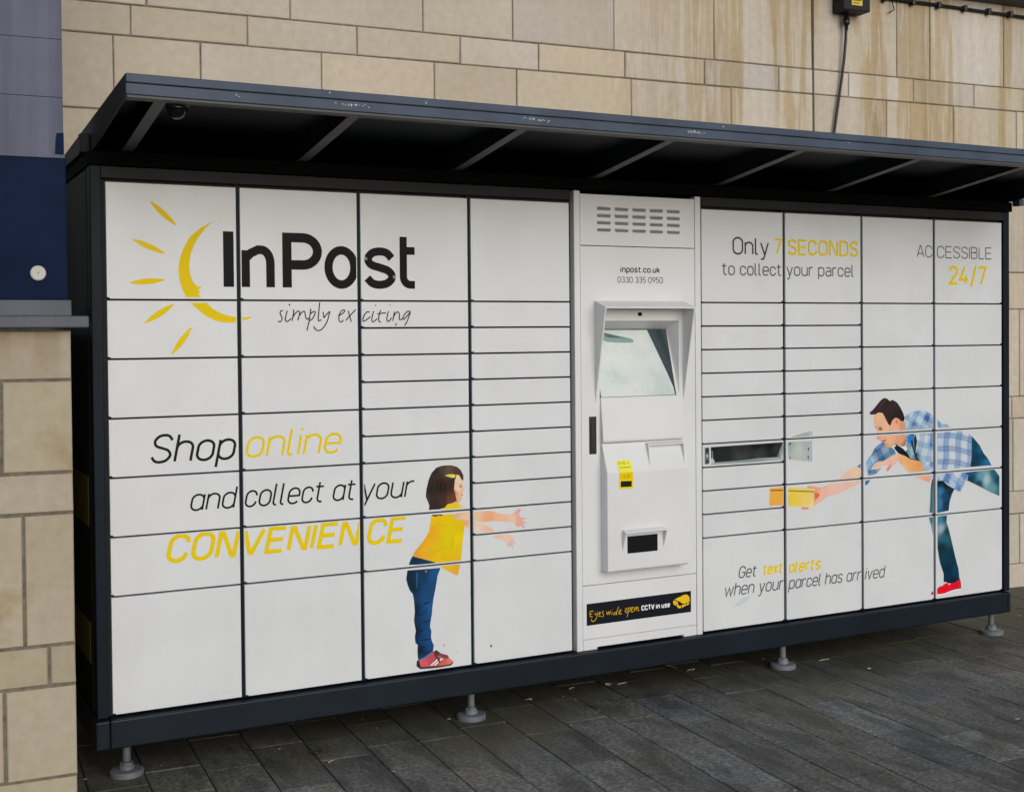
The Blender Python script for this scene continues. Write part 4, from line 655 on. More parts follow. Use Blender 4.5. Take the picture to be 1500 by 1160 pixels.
for s in (-.985, -.79, -.607, -.419, -.242, -.077, .11, .29, .47, .66):
    bm = bmesh.new(); box(bm, s-.011, s+.011, -.034, .002, 3.286, 3.322, .004); link('cable_clip', bm, BLACK, cr)
bm = bmesh.new(); tube(bm, [(-.93, -.02, 3.305), (-.935, -.024, 3.28), (-.92, -.02, 3.25), (-.955, -.018, 3.232)], .0035, 6); link('loose_tie', bm, BLACK, cr)

# ------------------------------------------------------------------ shop front pier at the left
PSTONE = STONE.copy(); PSTONE.name = 'stained_sandstone'
n, l, q_ = nodes(PSTONE)
src_ = q_.inputs['Base Color'].links[0].from_socket
tc = n.new('ShaderNodeTexCoord'); sp = n.new('ShaderNodeSeparateXYZ'); l.new(tc.outputs['Object'], sp.inputs[0])
mr = n.new('ShaderNodeMapRange'); l.new(sp.outputs['Z'], mr.inputs['Value'])
for k_, v_ in (('From Min', 1.30), ('From Max', 1.53), ('To Min', 0), ('To Max', .55)): mr.inputs[k_].default_value = v_
st1 = noise(PSTONE, 9, 4, (1, 1, .12)); st2 = noise(PSTONE, 3.1, 5)
md = n.new('ShaderNodeMath'); md.operation = 'MULTIPLY'; l.new(mr.outputs[0], md.inputs[0]); l.new(ramp(PSTONE, st1.outputs[0], [(.40, 0.0), (.56, 1.0)]), md.inputs[1])
c = mix(PSTONE, 'MULTIPLY', src_, (.62, .50, .34), md.outputs[0])
c = mix(PSTONE, 'MULTIPLY', c, (.78, .68, .50), ramp(PSTONE, st2.outputs[0], [(.54, 0.0), (.66, .75)]))
sm = noise(PSTONE, 6.5, 6); c = mix(PSTONE, 'MULTIPLY', c, (.55, .50, .46), ramp(PSTONE, sm.outputs[0], [(.63, 0.0), (.70, .55)]))
l.new(c, q_.inputs['Base Color'])
pier = empty('shop_front', (-.148, -.28, 0), -TH)
tag(pier, 'shop front corner with sandstone base, dark blue panel and pale grey panel above', 'shop front')
bm = bmesh.new(); lay = bm.loops.layers.float_color.new('Col'); rp = random.Random(8)
PL_ = [-.05, .135, .421, .546, .954, 1.079, 1.364, 1.522]
PJ = [[-.62], [-.213, -.75], [-.084, -.5], [-.152, -.62], [-.46, -.9], [-.211, -.7], [-.42, -.9]]
for r in range(7):
    e = [-1.6] + sorted(PJ[r]) + [-.003]
    for a, q in zip(e, e[1:]):
        stone_block(bm, lay, a, q, PL_[r], PL_[r+1], 0, rp, .005, (.47*(k_ := rp.uniform(.88, 1.05)), .405*k_, .31*k_*rp.uniform(.93, 1.05), 1))
link('stone_base', bm, PSTONE, pier)
bm = bmesh.new(); box(bm, -1.6, -.007, .007, .9, -.05, 1.52); link('mortar_bed', bm, MORTAR, pier)
bm = bmesh.new(); lay = bm.loops.layers.float_color.new('Col')
SILL = powder('blue_grey_sill_paint', (.085, .10, .125), .5, .25, 200)
bm = bmesh.new(); box(bm, -1.6, .043, -.045, .2, 1.526, 1.562, .004); link('window_sill', bm, SILL, pier)
bm = bmesh.new(); box(bm, -1.6, -.004, -.004, .5, 1.562, 1.612, .003); link('sill_upstand', bm, SILL, pier)
bm = bmesh.new(); rm = random.Random(3)
for k in range(26):
    s = rm.uniform(-.19, -.07) if k < 18 else rm.uniform(-.4, 0); bmesh.ops.create_icosphere(bm, subdivisions=1, radius=rm.uniform(.0015, .0035), matrix=Matrix.Translation((s, -.008, 1.563)))
link('moss_tuft', bm, mat('moss', (.06, .075, .02), .9), pier)
NP = mat('dark_blue_gloss', (.003, .008, .03), .45, 0, .06); t = noise(NP, 4, 5); setc(NP, ramp(NP, t.outputs[0], [(.3, (.001, .007, .030)), (.7, (.002, .013, .052))])); bump(NP, noise(NP, 6, 3).outputs[0], .05, .004)
bm = bmesh.new(); box(bm, -1.6, -.014, .002, .45, 1.613, 2.052, .002); link('blue_panel', bm, NP, pier)
GP = mat('pale_grey_panel', (.12, .125, .17), .45, 0, .2); t = noise(GP, 12, 5, (1, 1, .05)); t2 = noise(GP, 2, 4)
cc = mix(GP, 'MULTIPLY', ramp(GP, t.outputs[0], [(.40, (.098, .104, .158)), (.58, (.132, .14, .205))]), ramp(GP, t2.outputs[0], [(.36, .85), (.62, 1.1)])); setc(GP, cc)
zs = [2.056, 2.234, 2.412, 2.60, 2.79, 2.98, 3.17, 3.36, 3.6]
bm = bmesh.new()
for a, q in zip(zs, zs[1:]): box(bm, -1.6, -.02, 0, .45, a+.0006, q-.0006, .0008)
link('grey_panel', bm, GP, pier)
bm = bmesh.new(); box(bm, -1.59, -.024, .004, .44, 2.05, 3.6); link('panel_backing', bm, GP, pier)
bm = bmesh.new(); prism_y(bm, [(-.045, 2.060), (-.019, 2.060), (-.019, 2.126), (-.040, 2.124), (-.043, 2.10)], -.003, .002); link('torn_blue_patch', bm, NP, pier)
bm = bmesh.new(); box(bm, -1.6, -.016, -.002, .003, 2.048, 2.058, .001); link('edge_trim', bm, GP, pier)
bm = bmesh.new(); lathe(bm, [(0, .0062), (.009, .0062), (.0095, .0056), (.0105, .0056), (.011, .0062), (.0195, .0060), (.0228, .0036), (.0228, -.002)], 0, 0, 32, smooth=False)
CAP = powder('cream_cap', (.62, .60, .54), .45, .15, 300)
o = link('fixing_cap', bm, CAP, pier); o.rotation_euler = (R(90), 0, 0); o.location = (-.099, 0, 1.694)
bm = bmesh.new(); lathe(bm, [(0, .0005), (.0022, .0005), (.0026, -.002)], 0, 0, 12); q = link('screw_head', bm, mat('dull_screw', (.2, .19, .17), .5), o); q.location = (0, 0, .0062)

# ------------------------------------------------------------------ the parcel locker
Z0 = .222
WC, CON = .44776, .6312
XL = [i*WC for i in range(4)]; XR = [4*WC+CON+i*WC for i in range(4)]
LX0, LX1 = -.050, 4.262
locker = empty('parcel_locker', (0, 0, 0))
tag(locker, 'long white parcel locker with navy frame, dark canopy and central terminal, on metal feet', 'parcel locker')
bm = bmesh.new()
for a, q, y in ((LX0+.006, 1.80, .022), (1.80, 2.42, .095), (2.42, LX1-.006, .022)): box(bm, a, q, y, .66, Z0-.005, Z0+1.86)
link('cabinet', bm, RECESS, locker)
bm = bmesh.new(); box(bm, LX0, -.013, -.004, .06, Z0-.006, Z0+1.848, .003); link('corner_post', bm, NAVY, locker)
bm = bmesh.new(); box(bm, 4.2225, LX1, -.004, .06, Z0-.006, Z0+1.848, .003); link('corner_post', bm, NAVY, locker)
# end panels: grey sheet with a printed yellow band (seen in the dark slot beside the pier)
ENDG = powder('end_panel_grey', (.014, .014, .014), .6, .3, 300, .15)
for xs, sgn in ((LX0, -1), (LX1, 1)):
    bm = bmesh.new(); box(bm, xs-.002, xs+.003, .062, .655, Z0, Z0+1.84, .001); ep = link('end_panel', bm, ENDG, locker)
    for a, q in ((.16, .30), (.63, .80)):
        bm = bmesh.new(); box(bm, xs-.0035 if sgn < 0 else xs+.0032, xs-.0022 if sgn < 0 else xs+.0045, .10, .60, Z0+a, Z0+q); link('end_panel_print', bm, DULL, ep)
for a, q in ((-.013, 4*WC-.002), (4*WC+CON+.002, 4.2225)):
    bm = bmesh.new(); box(bm, a, q, -.003, .05, Z0+1.806, Z0+1.846, .002); link('top_rail', bm, CHAR, locker)
bm = bmesh.new(); box(bm, LX0-.004, LX1+.006, -.016, .64, Z0+1.8485, Z0+1.894, .001); link('header_beam', bm, SHADE, locker)
for x in XL[1:]+XR[1:]:
    bm = bmesh.new(); box(bm, x-.011, x+.011, .010, .03, Z0-.004, Z0+1.806, .001); link('mullion', bm, NAVY, locker)
bm = bmesh.new()
box(bm, LX0-.010, -.013, -.030, .66, Z0-.106, Z0-.0075, .006, 3); box(bm, -.0128, 4.2208, -.030, .66, Z0-.106, Z0-.0075, .006, 3); box(bm, 4.221, LX1-.022+.0, -.030, .66, Z0-.106, Z0-.0075, .006, 3)
link('base_beam', bm, NAVY_BASE, locker)
for x, y in ((.052, .05), (1.357, .05), (2.893, .05), (4.193, .05), (.052, .58), (1.357, .58), (2.893, .58), (4.193, .58)):
    bm = bmesh.new()
    lathe(bm, [(.0, .024), (.013, .024), (.013, Z0-.10), (0, Z0-.10)], x, y, 20)
    lathe(bm, [(0, .044), (.022, .044), (.022, .026), (.022, .0255)], x, y, 6, smooth=False)
    for q in range(9): lathe(bm, [(.0131, .05+q*.0075), (.0142, .0525+q*.0075), (.0131, .055+q*.0075)], x, y, 20)
    lathe(bm, [(.019, .037), (.025, .0320), (.027, .0210)], x, y, 32)
    lathe(bm, [(.0285, .0215), (.050, .0200), (.0555, .0180), (.0575, .0150), (.0575, .001), (0, .001)], x, y, 40, smooth=False)
    link('foot', bm, GALV, locker)

# all of the printed artwork, laid on the front plane, then cut door by door
ART_BM = print_bm()
laynum = 0
for kind, poly, spec in ART:
    laynum += 1
    r_ = region(poly, [tuple(s) if isinstance(s, list) else s for s in spec], .0004+laynum*.000004, kind)
    if r_: absorb(ART_BM, r_); r_.free()
lay = ART_BM.loops.layers.float_color['Col']
k = 0
for s, x0, x1, z0, cap, w, sl, rgb in DOOR_TEXT:
    for L in text_strokes(s, x0, x1, z0, cap, w, sl):
        k += 1; paint(ART_BM, strip(L, w*.555), rgb, .0004+(k % 40)*.000012, lay)
for L in SCRIPT_LINES:
    k += 1; paint(ART_BM, strip(spline([tuple(p) for p in L], 4) if len(L) > 2 else L, .0021), (40, 42, 44), .0004+(k % 40)*.000012, lay)
INKB = (6, 6, 7)
def logo(key):
    return LOGO[key]
def lp(lines, w):
    global k
    for L in lines:
        k += 1; paint(ART_BM, strip(L, w/2), INKB, .0004+(k % 40)*.000012, lay)
x0, x1, zb, zt = LOGO['I']; zb = 1.6685
lp([[((x0+x1)/2-.001, zb), ((x0+x1)/2-.001, zt)]], .037)
x0, x1, _, zt = LOGO['n']; w = .031
a, q, h = x0+w/2, x1-w/2, zt-w/2
lp([[(a, zb), (a, zt-.018)], [(a-.006, zt-.052), (a+.02, h-.012), (a+.045, h)] + arc((a+q)/2+.012, h-.048, (q-a)/2-.012, .048, 85, 0, 8) + [(q, zb)]], w)
x0, x1, _, zt = LOGO['P']; w = .034
a, q, h = x0+w/2, x1-w/2, zt-w/2; ry = (h-(zb+.064+w/2))/2
lp([[(a, zb), (a, zt)], [(a, h), (q-.055, h)] + arc(q-.055, h-ry, .055, ry, 90, -90, 14) + [(a, h-2*ry)]], w)
x0, x1, z2, zt = LOGO['o']; w = .031
lp([[(((x0+x1)/2)+((x1-x0)/2-w/2)*math.cos(R(t)), (z2+zt)/2+((zt-z2)/2-w/2)*math.sin(R(t))) for t in range(0, 361, 12)]], w)
x0, x1, z2, zt = LOGO['s']; w = .030
lp([[(x0+w/2+u*(x1-x0-w)/.42, z2+w/2+v*(zt-z2-w)/X) for u, v in s_curve(.42, X)]], w)
x0, x1, _, zt = LOGO['t']; w = .029
a = x0+w/2
lp([[(a, zt), (a, zb+.044)] + arc(a+.028, zb+.044, .028, .044-w/2, 180, 270, 8) + [(x1, zb+w/2)], [(a-.012, zt-.052), (x1, zt-.052)]], w)

A4 = [0, 4]+list(range(5, 15))+[18]
ROWS_L = [[0, 4, 6, 8, 10, 12, 14, 18], [0, 4, 6, 8, 10, 12, 14, 18], [0, 4, 5, 6, 7, 8, 9, 10, 12, 14, 18], A4]
ROWS_R = [A4, [0, 4, 5, 6, 7, 8, 9, 10, 12, 14, 18], [0, 4, 6, 8, 10, 12, 14, 18], [0, 4, 6, 8, 10, 12, 14, 18]]
rd = random.Random(21)
for side, xs, rows in (('l', XL, ROWS_L), ('r', XR, ROWS_R)):
    for ci, (x, rw_) in enumerate(zip(xs, rows)):
        for a, q in zip(rw_, rw_[1:]):
            dx0, dx1 = x+.0072, x+WC-.0072
            if side == 'l' and ci == 0: dx0 = x+.001
            if side == 'l' and ci == 3: dx1 = x+WC-.007
            if side == 'r' and ci == 3: dx1 = x+WC-.001
            dz0, dz1 = Z0+(18-q)*.1+.0032, Z0+(18-a)*.1-.0032
            if a == 0: dz1 = Z0+1.794
            if q == 18: dz0 = Z0+.002
            n_ = .011; m_ = .0045
            if side == 'l': poly = [(dx0, dz0+m_), (dx0+n_*.6, dz0+m_), (dx0+n_, dz0), (dx1, dz0), (dx1, dz1), (dx0, dz1)]
            else: poly = [(dx0, dz0+m_*.6), (dx0+n_*.5, dz0), (dx1-n_, dz0), (dx1-n_*.6, dz0+m_), (dx1, dz0+m_), (dx1, dz1), (dx0, dz1)]
            bm = bmesh.new(); off = 0.0
            prism_y(bm, poly, off, .0205, bev=.0011)
            door = link('locker_door', bm, WHITE, locker); door.location.y = rd.uniform(-.0007, .0007)
            t = ART_BM.copy()
            fits = [f for f in t.faces if max(v.co.x for v in f.verts) > dx0 and min(v.co.x for v in f.verts) < dx1 and max(v.co.z for v in f.verts) > dz0 and min(v.co.z for v in f.verts) < dz1]
            keep = set(fits)
            bmesh.ops.delete(t, geom=[f for f in t.faces if f not in keep], context='FACES')
            if t.faces: clip(t, dx0+.0035, dx1-.0035, dz0+.005, dz1-.0025)
            if len(t.faces): link('door_print', t, PRINT, door)
            else: t.free()
ART_BM.free()

# terminal column
TX0, TX1 = 1.803, 2.4185
term = bmesh.new()
box(term, TX0, 1.8305, -.009, .03, Z0-.006, Z0+1.845, .003); box(term, 2.3895, TX1, -.009, .03, Z0-.006, Z0+1.845, .003)
tp = link('terminal_frame', term, TERMINAL, locker)
PX0, PX1 = 1.8325, 2.3878
bm = bmesh.new()
prism_y(bm, [(PX0, 1.850), (PX1, 1.850), (PX1, 2.055), (PX0, 2.055)], -.006, .02, bev=.001)
vp = link('vent_panel', bm, TERMINAL, locker)
bm = bmesh.new()                            # one pressed louvre: hooded at the top, open towards the ground
w, h = .066, .0175
prof = [(.0, 1.0), (.45, .97), (.85, .85), (1.0, .66), (.96, .60)]
xsn = [(0, 0), (.02, .45), (.07, .85), (.14, 1), (.86, 1), (.93, .85), (.98, .45), (1, 0)]
rows_ = [[bm.verts.new((e*w, -.0058-.0080*d_*k_, h*(hh-(1-k_)*.35*max(0, hh-.6)))) for e, k_ in xsn] for d_, hh in prof]
for A, B in zip(rows_, rows_[1:]):
    for i in range(len(A)-1):
        f = bm.faces.new((A[i], A[i+1], B[i+1], B[i])); f.smooth = True
bm.normal_update()
for f in bm.faces:
    if f.normal.y > 0 and f.normal.z < 0: f.normal_flip()
f = bm.faces.new([bm.verts.new((w*e, -.0064, h*q)) for e, q in ((.015, .62), (.015, .25), (.08, .10), (.92, .10), (.985, .25), (.985, .62))])  # grey patch on the closed panel: shade under the hood painted in
f.normal_update(); f.material_index = 1
if f.normal.y > 0: f.normal_flip()
LOUVRE_SHADE = mat('louvre_shade', (.24, .24, .235), .7)
first = None
for r in range(4):
    for cidx in range(5):
        if first is None: first = o = link('louvre', bm, [TERMINAL, LOUVRE_SHADE], vp)
        else: o = first.copy(); COL.objects.link(o)
        o.location = (1.9105+cidx*.0846, 0, 1.9905-r*.0287)
OX0, OX1, OZ0, OZ1 = 1.9195, 2.3065, 1.236, 1.546     # opening for the tilted screen
bm = bmesh.new()
for a, q, c_, e in ((PX0, OX0, .4795, 1.8465), (OX1, PX1, .4795, 1.8465), (OX0, OX1, OZ1, 1.8465), (OX0, OX1, .4795, OZ0)): box(bm, a, q, -.006, .02, c_, e)
bmesh.ops.remove_doubles(bm, verts=bm.verts[:], dist=1e-5)
fp = link('front_panel', bm, TERMINAL, locker)
bm = bmesh.new(); prism_y(bm, [(PX0, .2605), (PX1, .2605), (PX1, .4765), (PX0, .4765)], -.006, .02, bev=.001); lower = link('lower_panel', bm, TERMINAL, locker)
bm = bmesh.new(); prism_y(bm, [(PX0, .2165), (1.898, .2165), (1.898, .2255), (2.322, .2255), (2.322, .2165), (PX1, .2165), (PX1, .2590), (PX0, .2590)], -.0065, .02, bev=.0008); link('kick_plate', bm, TERMINAL, locker)
bm = print_bm(); lay = bm.loops.layers.float_color['Col']; k = 0
for s, x0, x1, z0, cap, w, sl, rgb in PANEL_TEXT:
    for L in text_strokes(s, x0, x1, z0, cap, w, sl):
        k += 1; paint(bm, strip(L, w/2), rgb, .0064+(k % 30)*.000012, lay)
link('panel_lettering', bm, PRINT, fp)
# CCTV sign
bm = print_bm(); lay = bm.loops.layers.float_color['Col']
paint(bm, [[(1.849, .4045), (1.849, .3165), (2.3595, .3180), (2.3595, .4070)]], (18, 22, 30), .0066, lay)
k = 0
for L in SIGN_LINES: k += 1; paint(bm, strip(spline([tuple(p) for p in L], 4) if len(L) > 2 else L, .00115), (214, 170, 20), .0069+k*.00001, lay)
for s, x0, x1, z0, cap, w, sl, rgb in SIGN_TEXT:
    for L in text_strokes(s, x0, x1, z0, cap, w, sl): k += 1; paint(bm, strip(L, w/2), rgb, .0069+k*.00001, lay)
for i, p in enumerate(SIGN_ICON): paint(bm, [p], (224, 176, 30) if i < 5 else (30, 26, 20), .0069+(k+i)*.00001, lay)
for f in bm.faces:
    if f.normal.y > 0: f.normal_flip()
bmesh.ops.triangulate(bm, faces=[f for f in bm.faces if len(f.verts) > 4])
link('cctv_sign', bm, PRINT, lower)

# visor, screen and fascia
hx0, hx1 = 1.8965, 2.3325
bm = bmesh.new()
tk = .006
def slab(bm, P8): # eight corner points: 4 of one side then 4 of the other
    v = [bm.verts.new(p) for p in P8]
    for q in ((0, 1, 2, 3), (7, 6, 5, 4), (0, 4, 5, 1), (1, 5, 6, 2), (2, 6, 7, 3), (3, 7, 4, 0)): bm.faces.new([v[i] for i in q])
zt, zf = 1.6275, 1.6005
slab(bm, [(hx0, -.005, zt), (hx1, -.005, zt), (hx1, -.090, zf), (hx0, -.090, zf), (hx0, -.005, zt-tk), (hx1, -.005, zt-tk), (hx1, -.090, zf-tk), (hx0, -.090, zf-tk)])
for xa, xb in ((hx0, hx0+tk), (hx1-tk, hx1)):
    P_ = [(-.005, zt-tk-.0005), (-.0895, zf-tk-.0005), (-.005, 1.2115)]
    a = [bm.verts.new((xa, y, z)) for y, z in P_]; b_ = [bm.verts.new((xb, y, z)) for y, z in P_]
    bm.faces.new(a); bm.faces.new(b_[::-1])
    for i in range(3): bm.faces.new((a[i], b_[i], b_[(i+1) % 3], a[(i+1) % 3]))
bmesh.ops.recalc_face_normals(bm, faces=bm.faces[:])
link('visor', bm, TERMINAL, fp)
bx0, bx1 = OX0, 2.3105
oz1, oz0 = OZ1, OZ0
sx0, sx1, sz1 = bx0+.012, 2.283, 1.512
ty, by_ = .0725, -.0125                               # tilted screen: top sunk into the column, bottom flush
def quad(bm, *p):
    f = bm.faces.new([bm.verts.new(q) for q in p]); return f
bm = bmesh.new()
quad(bm, (OX0, -.0055, oz1), (OX1, -.0055, oz1), (sx1, ty-.0175, sz1), (OX0, ty-.0175, sz1))
quad(bm, (OX1, -.0055, oz1), (OX1, -.0055, oz0), (sx1+.004, by_-.0005, oz0), (sx1, ty-.0175, sz1))
quad(bm, (OX0-.001, -.0055, oz1), (OX0-.001, ty, oz1), (OX0-.001, ty, oz0), (OX0-.001, -.0055, oz0))
bmesh.ops.remove_doubles(bm, verts=bm.verts[:], dist=1e-6)
link('screen_reveal', bm, TERMINAL, fp)
SCR = mat('screen_glass_dark', (.035, .055, .062), .07)
bm = bmesh.new(); quad(bm, (bx0, by_-.001, oz0), (sx1+.004, by_-.001, oz0), (sx1, ty-.0175, sz1), (bx0, ty-.0175, sz1)); bm.faces.ensure_lookup_table()
if bm.faces[0].normal.y > 0: bm.faces[0].normal_flip()
scr = link('screen', bm, SCR, fp)
# pale teal sheet over the glass, with a wedge and a stroke left open
PALE_SHEET = mat('pale_teal_sheet', (.60, .68, .66), .16)
fn1 = noise(PALE_SHEET, 7, 5); fn2 = noise(PALE_SHEET, 60, 5, (1, 1, .4))
cc = ramp(PALE_SHEET, fn1.outputs[0], [(.40, (.58, .65, .63)), (.5, (.66, .715, .69)), (.60, (.71, .745, .71))])
cc = mix(PALE_SHEET, 'MULTIPLY', cc, ramp(PALE_SHEET, fn2.outputs[0], [(.30, .93), (.42, 1.0)])); setc(PALE_SHEET, cc)
bump(PALE_SHEET, fn1.outputs[0], .12, .004)
def onscr(u, v, lift=.0006):
    xa = bx0; xb = sx1+.004-(.004)*v
    return (xa+(xb-xa)*u, by_-.001+(ty-.0175-by_+.001)*v-lift, oz0+(sz1-oz0)*v)
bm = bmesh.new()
sheet_uv = [(0.002, .004), (.982, .006), (.975, .12), (.93, .30), (.84, .62), (.735, .985), (.02, .985), (.06, .93), (.20, .87), (.40, .86), (.50, .845), (.52, .80), (.44, .795), (.30, .80), (.18, .81), (.08, .86), (.002, .95)]
vs = [bm.verts.new(onscr(u, v)) for u, v in sheet_uv]
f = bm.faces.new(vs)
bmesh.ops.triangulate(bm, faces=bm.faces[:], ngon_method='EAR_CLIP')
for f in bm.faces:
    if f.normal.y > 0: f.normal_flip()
link('screen_sheet', bm, PALE_SHEET, scr)
CRK = mat('screen_scratch', (.36, .42, .40), .4)
bm = bmesh.new(); rs = random.Random(12)
for line in ([(.50, .80), (.51, .70), (.53, .63), (.555, .54), (.57, .47), (.61, .40)], [(.60, .28), (.66, .22), (.72, .24), (.78, .20)], [(.57, .30), (.62, .26)], [(.10, .24), (.25, .21), (.42, .20)], [(.16, .70), (.34, .66), (.47, .645)], [(.55, .72), (.66, .70), (.74, .72)]):
    for (u0, v0), (u1, v1) in zip(line, line[1:]):
        w = .0024
        f = bm.faces.new([bm.verts.new(onscr(u, v, .0008)) for u, v in ((u0, v0), (u0+w, v0-w), (u1+w, v1-w), (u1, v1))])
        f.normal_update()
        if f.normal.y > 0: f.normal_flip()
link('screen_scratch', bm, CRK, scr)
SLIT = mat('teal_stroke', (.20, .33, .31), .2)  # darker teal strip filling the open stroke
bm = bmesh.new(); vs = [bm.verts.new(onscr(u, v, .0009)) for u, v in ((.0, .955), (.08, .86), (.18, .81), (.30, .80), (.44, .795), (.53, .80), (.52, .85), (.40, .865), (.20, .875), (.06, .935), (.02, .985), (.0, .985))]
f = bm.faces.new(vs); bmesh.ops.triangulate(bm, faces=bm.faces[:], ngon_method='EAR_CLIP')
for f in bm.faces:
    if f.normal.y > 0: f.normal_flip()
link('screen_stroke', bm, SLIT, scr)
bm = bmesh.new(); box(bm, 2.1045, 2.1230, -.0075, -.005, 1.5650, 1.5800, .0005); link('camera_window', bm, mat('matt_black_window', (.004, .004, .004), .6, 0, .1), fp)

fx1 = 2.3145
bm = bmesh.new()
prism_x(bm, [(-.005, oz0+.001), (-.0135, oz0-.001), (-.030, 1.062), (-.028, 1.054), (-.005, 1.054)], bx0, fx1, bev=.0018)
link('keypad_fascia', bm, TERMINAL, fp)
bm = bmesh.new()
prism_x(bm, [(-.005, 1.0535), (-.017, 1.048), (-.057, .934), (-.057, .537), (-.050, .530), (-.005, .530)], bx0+.0005, fx1, bev=.0035)
rb = link('reader_housing', bm, TERMINAL, fp)
# small hoods: receipt tray on the slope, card slot on the face
def mini_hood(parent, x0, x1, ztop, zbot, yb, dep, slope, tilt=0.0, name='slot_hood'):
    bm = bmesh.new(); t = .005
    def p(x, dd, z): return (x, yb-tilt*(ztop-z)-dd, z)
    slab(bm, [p(x0, -.004, ztop), p(x1, -.004, ztop), p(x1, dep, ztop-slope), p(x0, dep, ztop-slope), p(x0, -.004, ztop-t), p(x1, -.004, ztop-t), p(x1, dep, ztop-slope-t), p(x0, dep, ztop-slope-t)])
    for xa, xb in ((x0, x0+t), (x1-t, x1)):
        P_ = [p(0, -.004, ztop-t-.0003), p(0, dep, ztop-slope-t-.0003), p(0, -.002, zbot), p(0, -.004, zbot)]
        a = [bm.verts.new((xa, q[1], q[2])) for q in P_]; b_ = [bm.verts.new((xb, q[1], q[2])) for q in P_]
        bm.faces.new(a); bm.faces.new(b_[::-1])
        for i in range(4): bm.faces.new((a[i], b_[i], b_[(i+1) % 4], a[(i+1) % 4]))
    bmesh.ops.recalc_face_normals(bm, faces=bm.faces[:])
    return link(name, bm, TERMINAL, parent)
mini_hood(fp, 2.128, 2.306, 1.0455, .945, -.0185, .020, .006, .35, 'receipt_tray')
mini_hood(fp, 1.989, 2.192, .7020, .612, -.0572, .026, .010, 0, 'card_slot_hood')
bm = bmesh.new(); box(bm, 2.0130, 2.1590, -.0585, -.0560, .6020, .6715, .0008); link('card_slot', bm, GLASSBLK, fp)
bm = bmesh.new(); box(bm, 1.8672, 1.9008, -.0085, .002, 1.0080, 1.1600, .0015)
box(bm, 1.874, 1.894, -.0125, -.008, 1.0200, 1.1300, .002); hd = link('pull_handle', bm, BLACK, fp)
# yellow stickers folded over the edge of the slope
bm = print_bm(); lay = bm.loops.layers.float_color['Col']
def stick(quads, rgb, lift):
    c = (*ink(rgb), 1)
    for q in quads:
        vs = []
        for x, z in q:
            y = -.0572 if z <= .934 else -.0572+(z-.934)*(.040/.114)
            vs.append(bm.verts.new((x, y-lift, z+lift*.3)))
        f = bm.faces.new(vs)
        if f.normal.y > 0: f.normal_flip()
        for lp_ in f.loops: lp_[lay] = c
stick([[(1.9725, .981), (1.9765, .9345), (2.0425, .9345), (2.0385, .981)]], (232, 214, 70), .0006)
stick([[(1.9765, .9335), (1.9745, .866), (2.0435, .8645), (2.0425, .9335)]], (222, 200, 20), .0006)
stick([[(1.9785, .928), (1.9785, .903), (2.0405, .903), (2.0405, .928)]], (214, 184, 0), .0007)
stick([[(1.9825, .8975), (1.9825, .8735), (2.0355, .8725), (2.0355, .8965)]], (26, 26, 34), .0008)
for L in text_strokes('EYE 4', 1.981, 2.030, .9640, .0095, .0016, 0): stick(strip(L, .0007), (120, 100, 30), .0010)
rs = random.Random(4); x = 1.981
while x < 2.030:
    w = rs.uniform(.0012, .003); stick([[(x, .9500), (x+w, .9500), (x+w, .9500+rs.uniform(.003, .0048)), (x, .954)]], (150, 124, 40), .0010); x += w+.0011
for a in (1.998, 2.012, 2.020): stick([[(a, .908), (a+.005, .908), (a+.005, .922), (a, .922)]], (186, 156, 0), .0009)
link('yellow_sticker', bm, PRINT, fp)

# ------------------------------------------------------------------ canopy
CX0, CX1 = -.040, 4.254
ZF, DF = 2.258, -.62                       # top front edge
ZB = 2.187                                 # top back edge at y = .66
def roof_z(y): return ZF+(ZB-ZF)*(y-DF)/(.66-DF)
can = bmesh.new()
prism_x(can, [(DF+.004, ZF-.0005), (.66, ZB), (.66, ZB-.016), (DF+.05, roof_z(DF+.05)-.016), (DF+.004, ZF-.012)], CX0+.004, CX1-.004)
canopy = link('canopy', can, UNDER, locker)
bm = bmesh.new()
box(bm, CX0, CX1, DF-.003, DF+.012, ZF-.0265, ZF, .003); box(bm, CX0, CX1, DF, DF+.012, ZF-.0605, ZF-.0285, .002)
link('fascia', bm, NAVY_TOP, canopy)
bm = bmesh.new(); box(bm, CX0+.003, CX1-.003, DF+.003, DF+.05, ZF-.0695, ZF-.0615, .001); link('front_lip', bm, STEELGREY, canopy)
for xa, xb in ((CX0, CX0+.004), (CX1-.004, CX1)):
    bm = bmesh.new(); prism_x(bm, [(DF+.013, ZF-.069), (DF+.013, ZF-.0008), (.66, ZB-.001), (.66, 2.118), (-.02, 2.1175)], xa, xb)
    link('end_plate', bm, CHAR, canopy)
bm = bmesh.new(); box(bm, CX0, CX1, .60, .655, 2.07, 2.165, .004); link('rear_gutter', bm, CHAR, canopy)
for i in range(8):
    x = .068+i*.607
    if i == 7: continue
    bm = bmesh.new(); prism_x(bm, [(DF+.052, 2.1905), (DF+.052, roof_z(DF+.05)-.0165), (.1, roof_z(.1)-.0165), (.1, 2.1215), (-.05, 2.1215)], x-.003, x+.003)
    prism_x(bm, [(DF+.052, 2.1905), (DF+.052, 2.1935), (-.05, 2.1215), (.1, 2.1215), (.1, 2.1185), (-.05, 2.1185)], x-.0185, x+.0185, 1)
    link('bracket', bm, [UNDER, STEELGREY], canopy)  # lit underside and shaded sides put into the colours: grey flange, black web
bm = bmesh.new(); box(bm, CX1-.002, CX1+.030, -.075, -.03, 2.095, 2.128, .003); link('gutter_end', bm, NAVY_TOP, canopy)
bm = bmesh.new(); box(bm, CX0-.030, CX0+.002, .06, .10, 2.118, 2.182, .003); link('gutter_end', bm, CHAR, canopy)
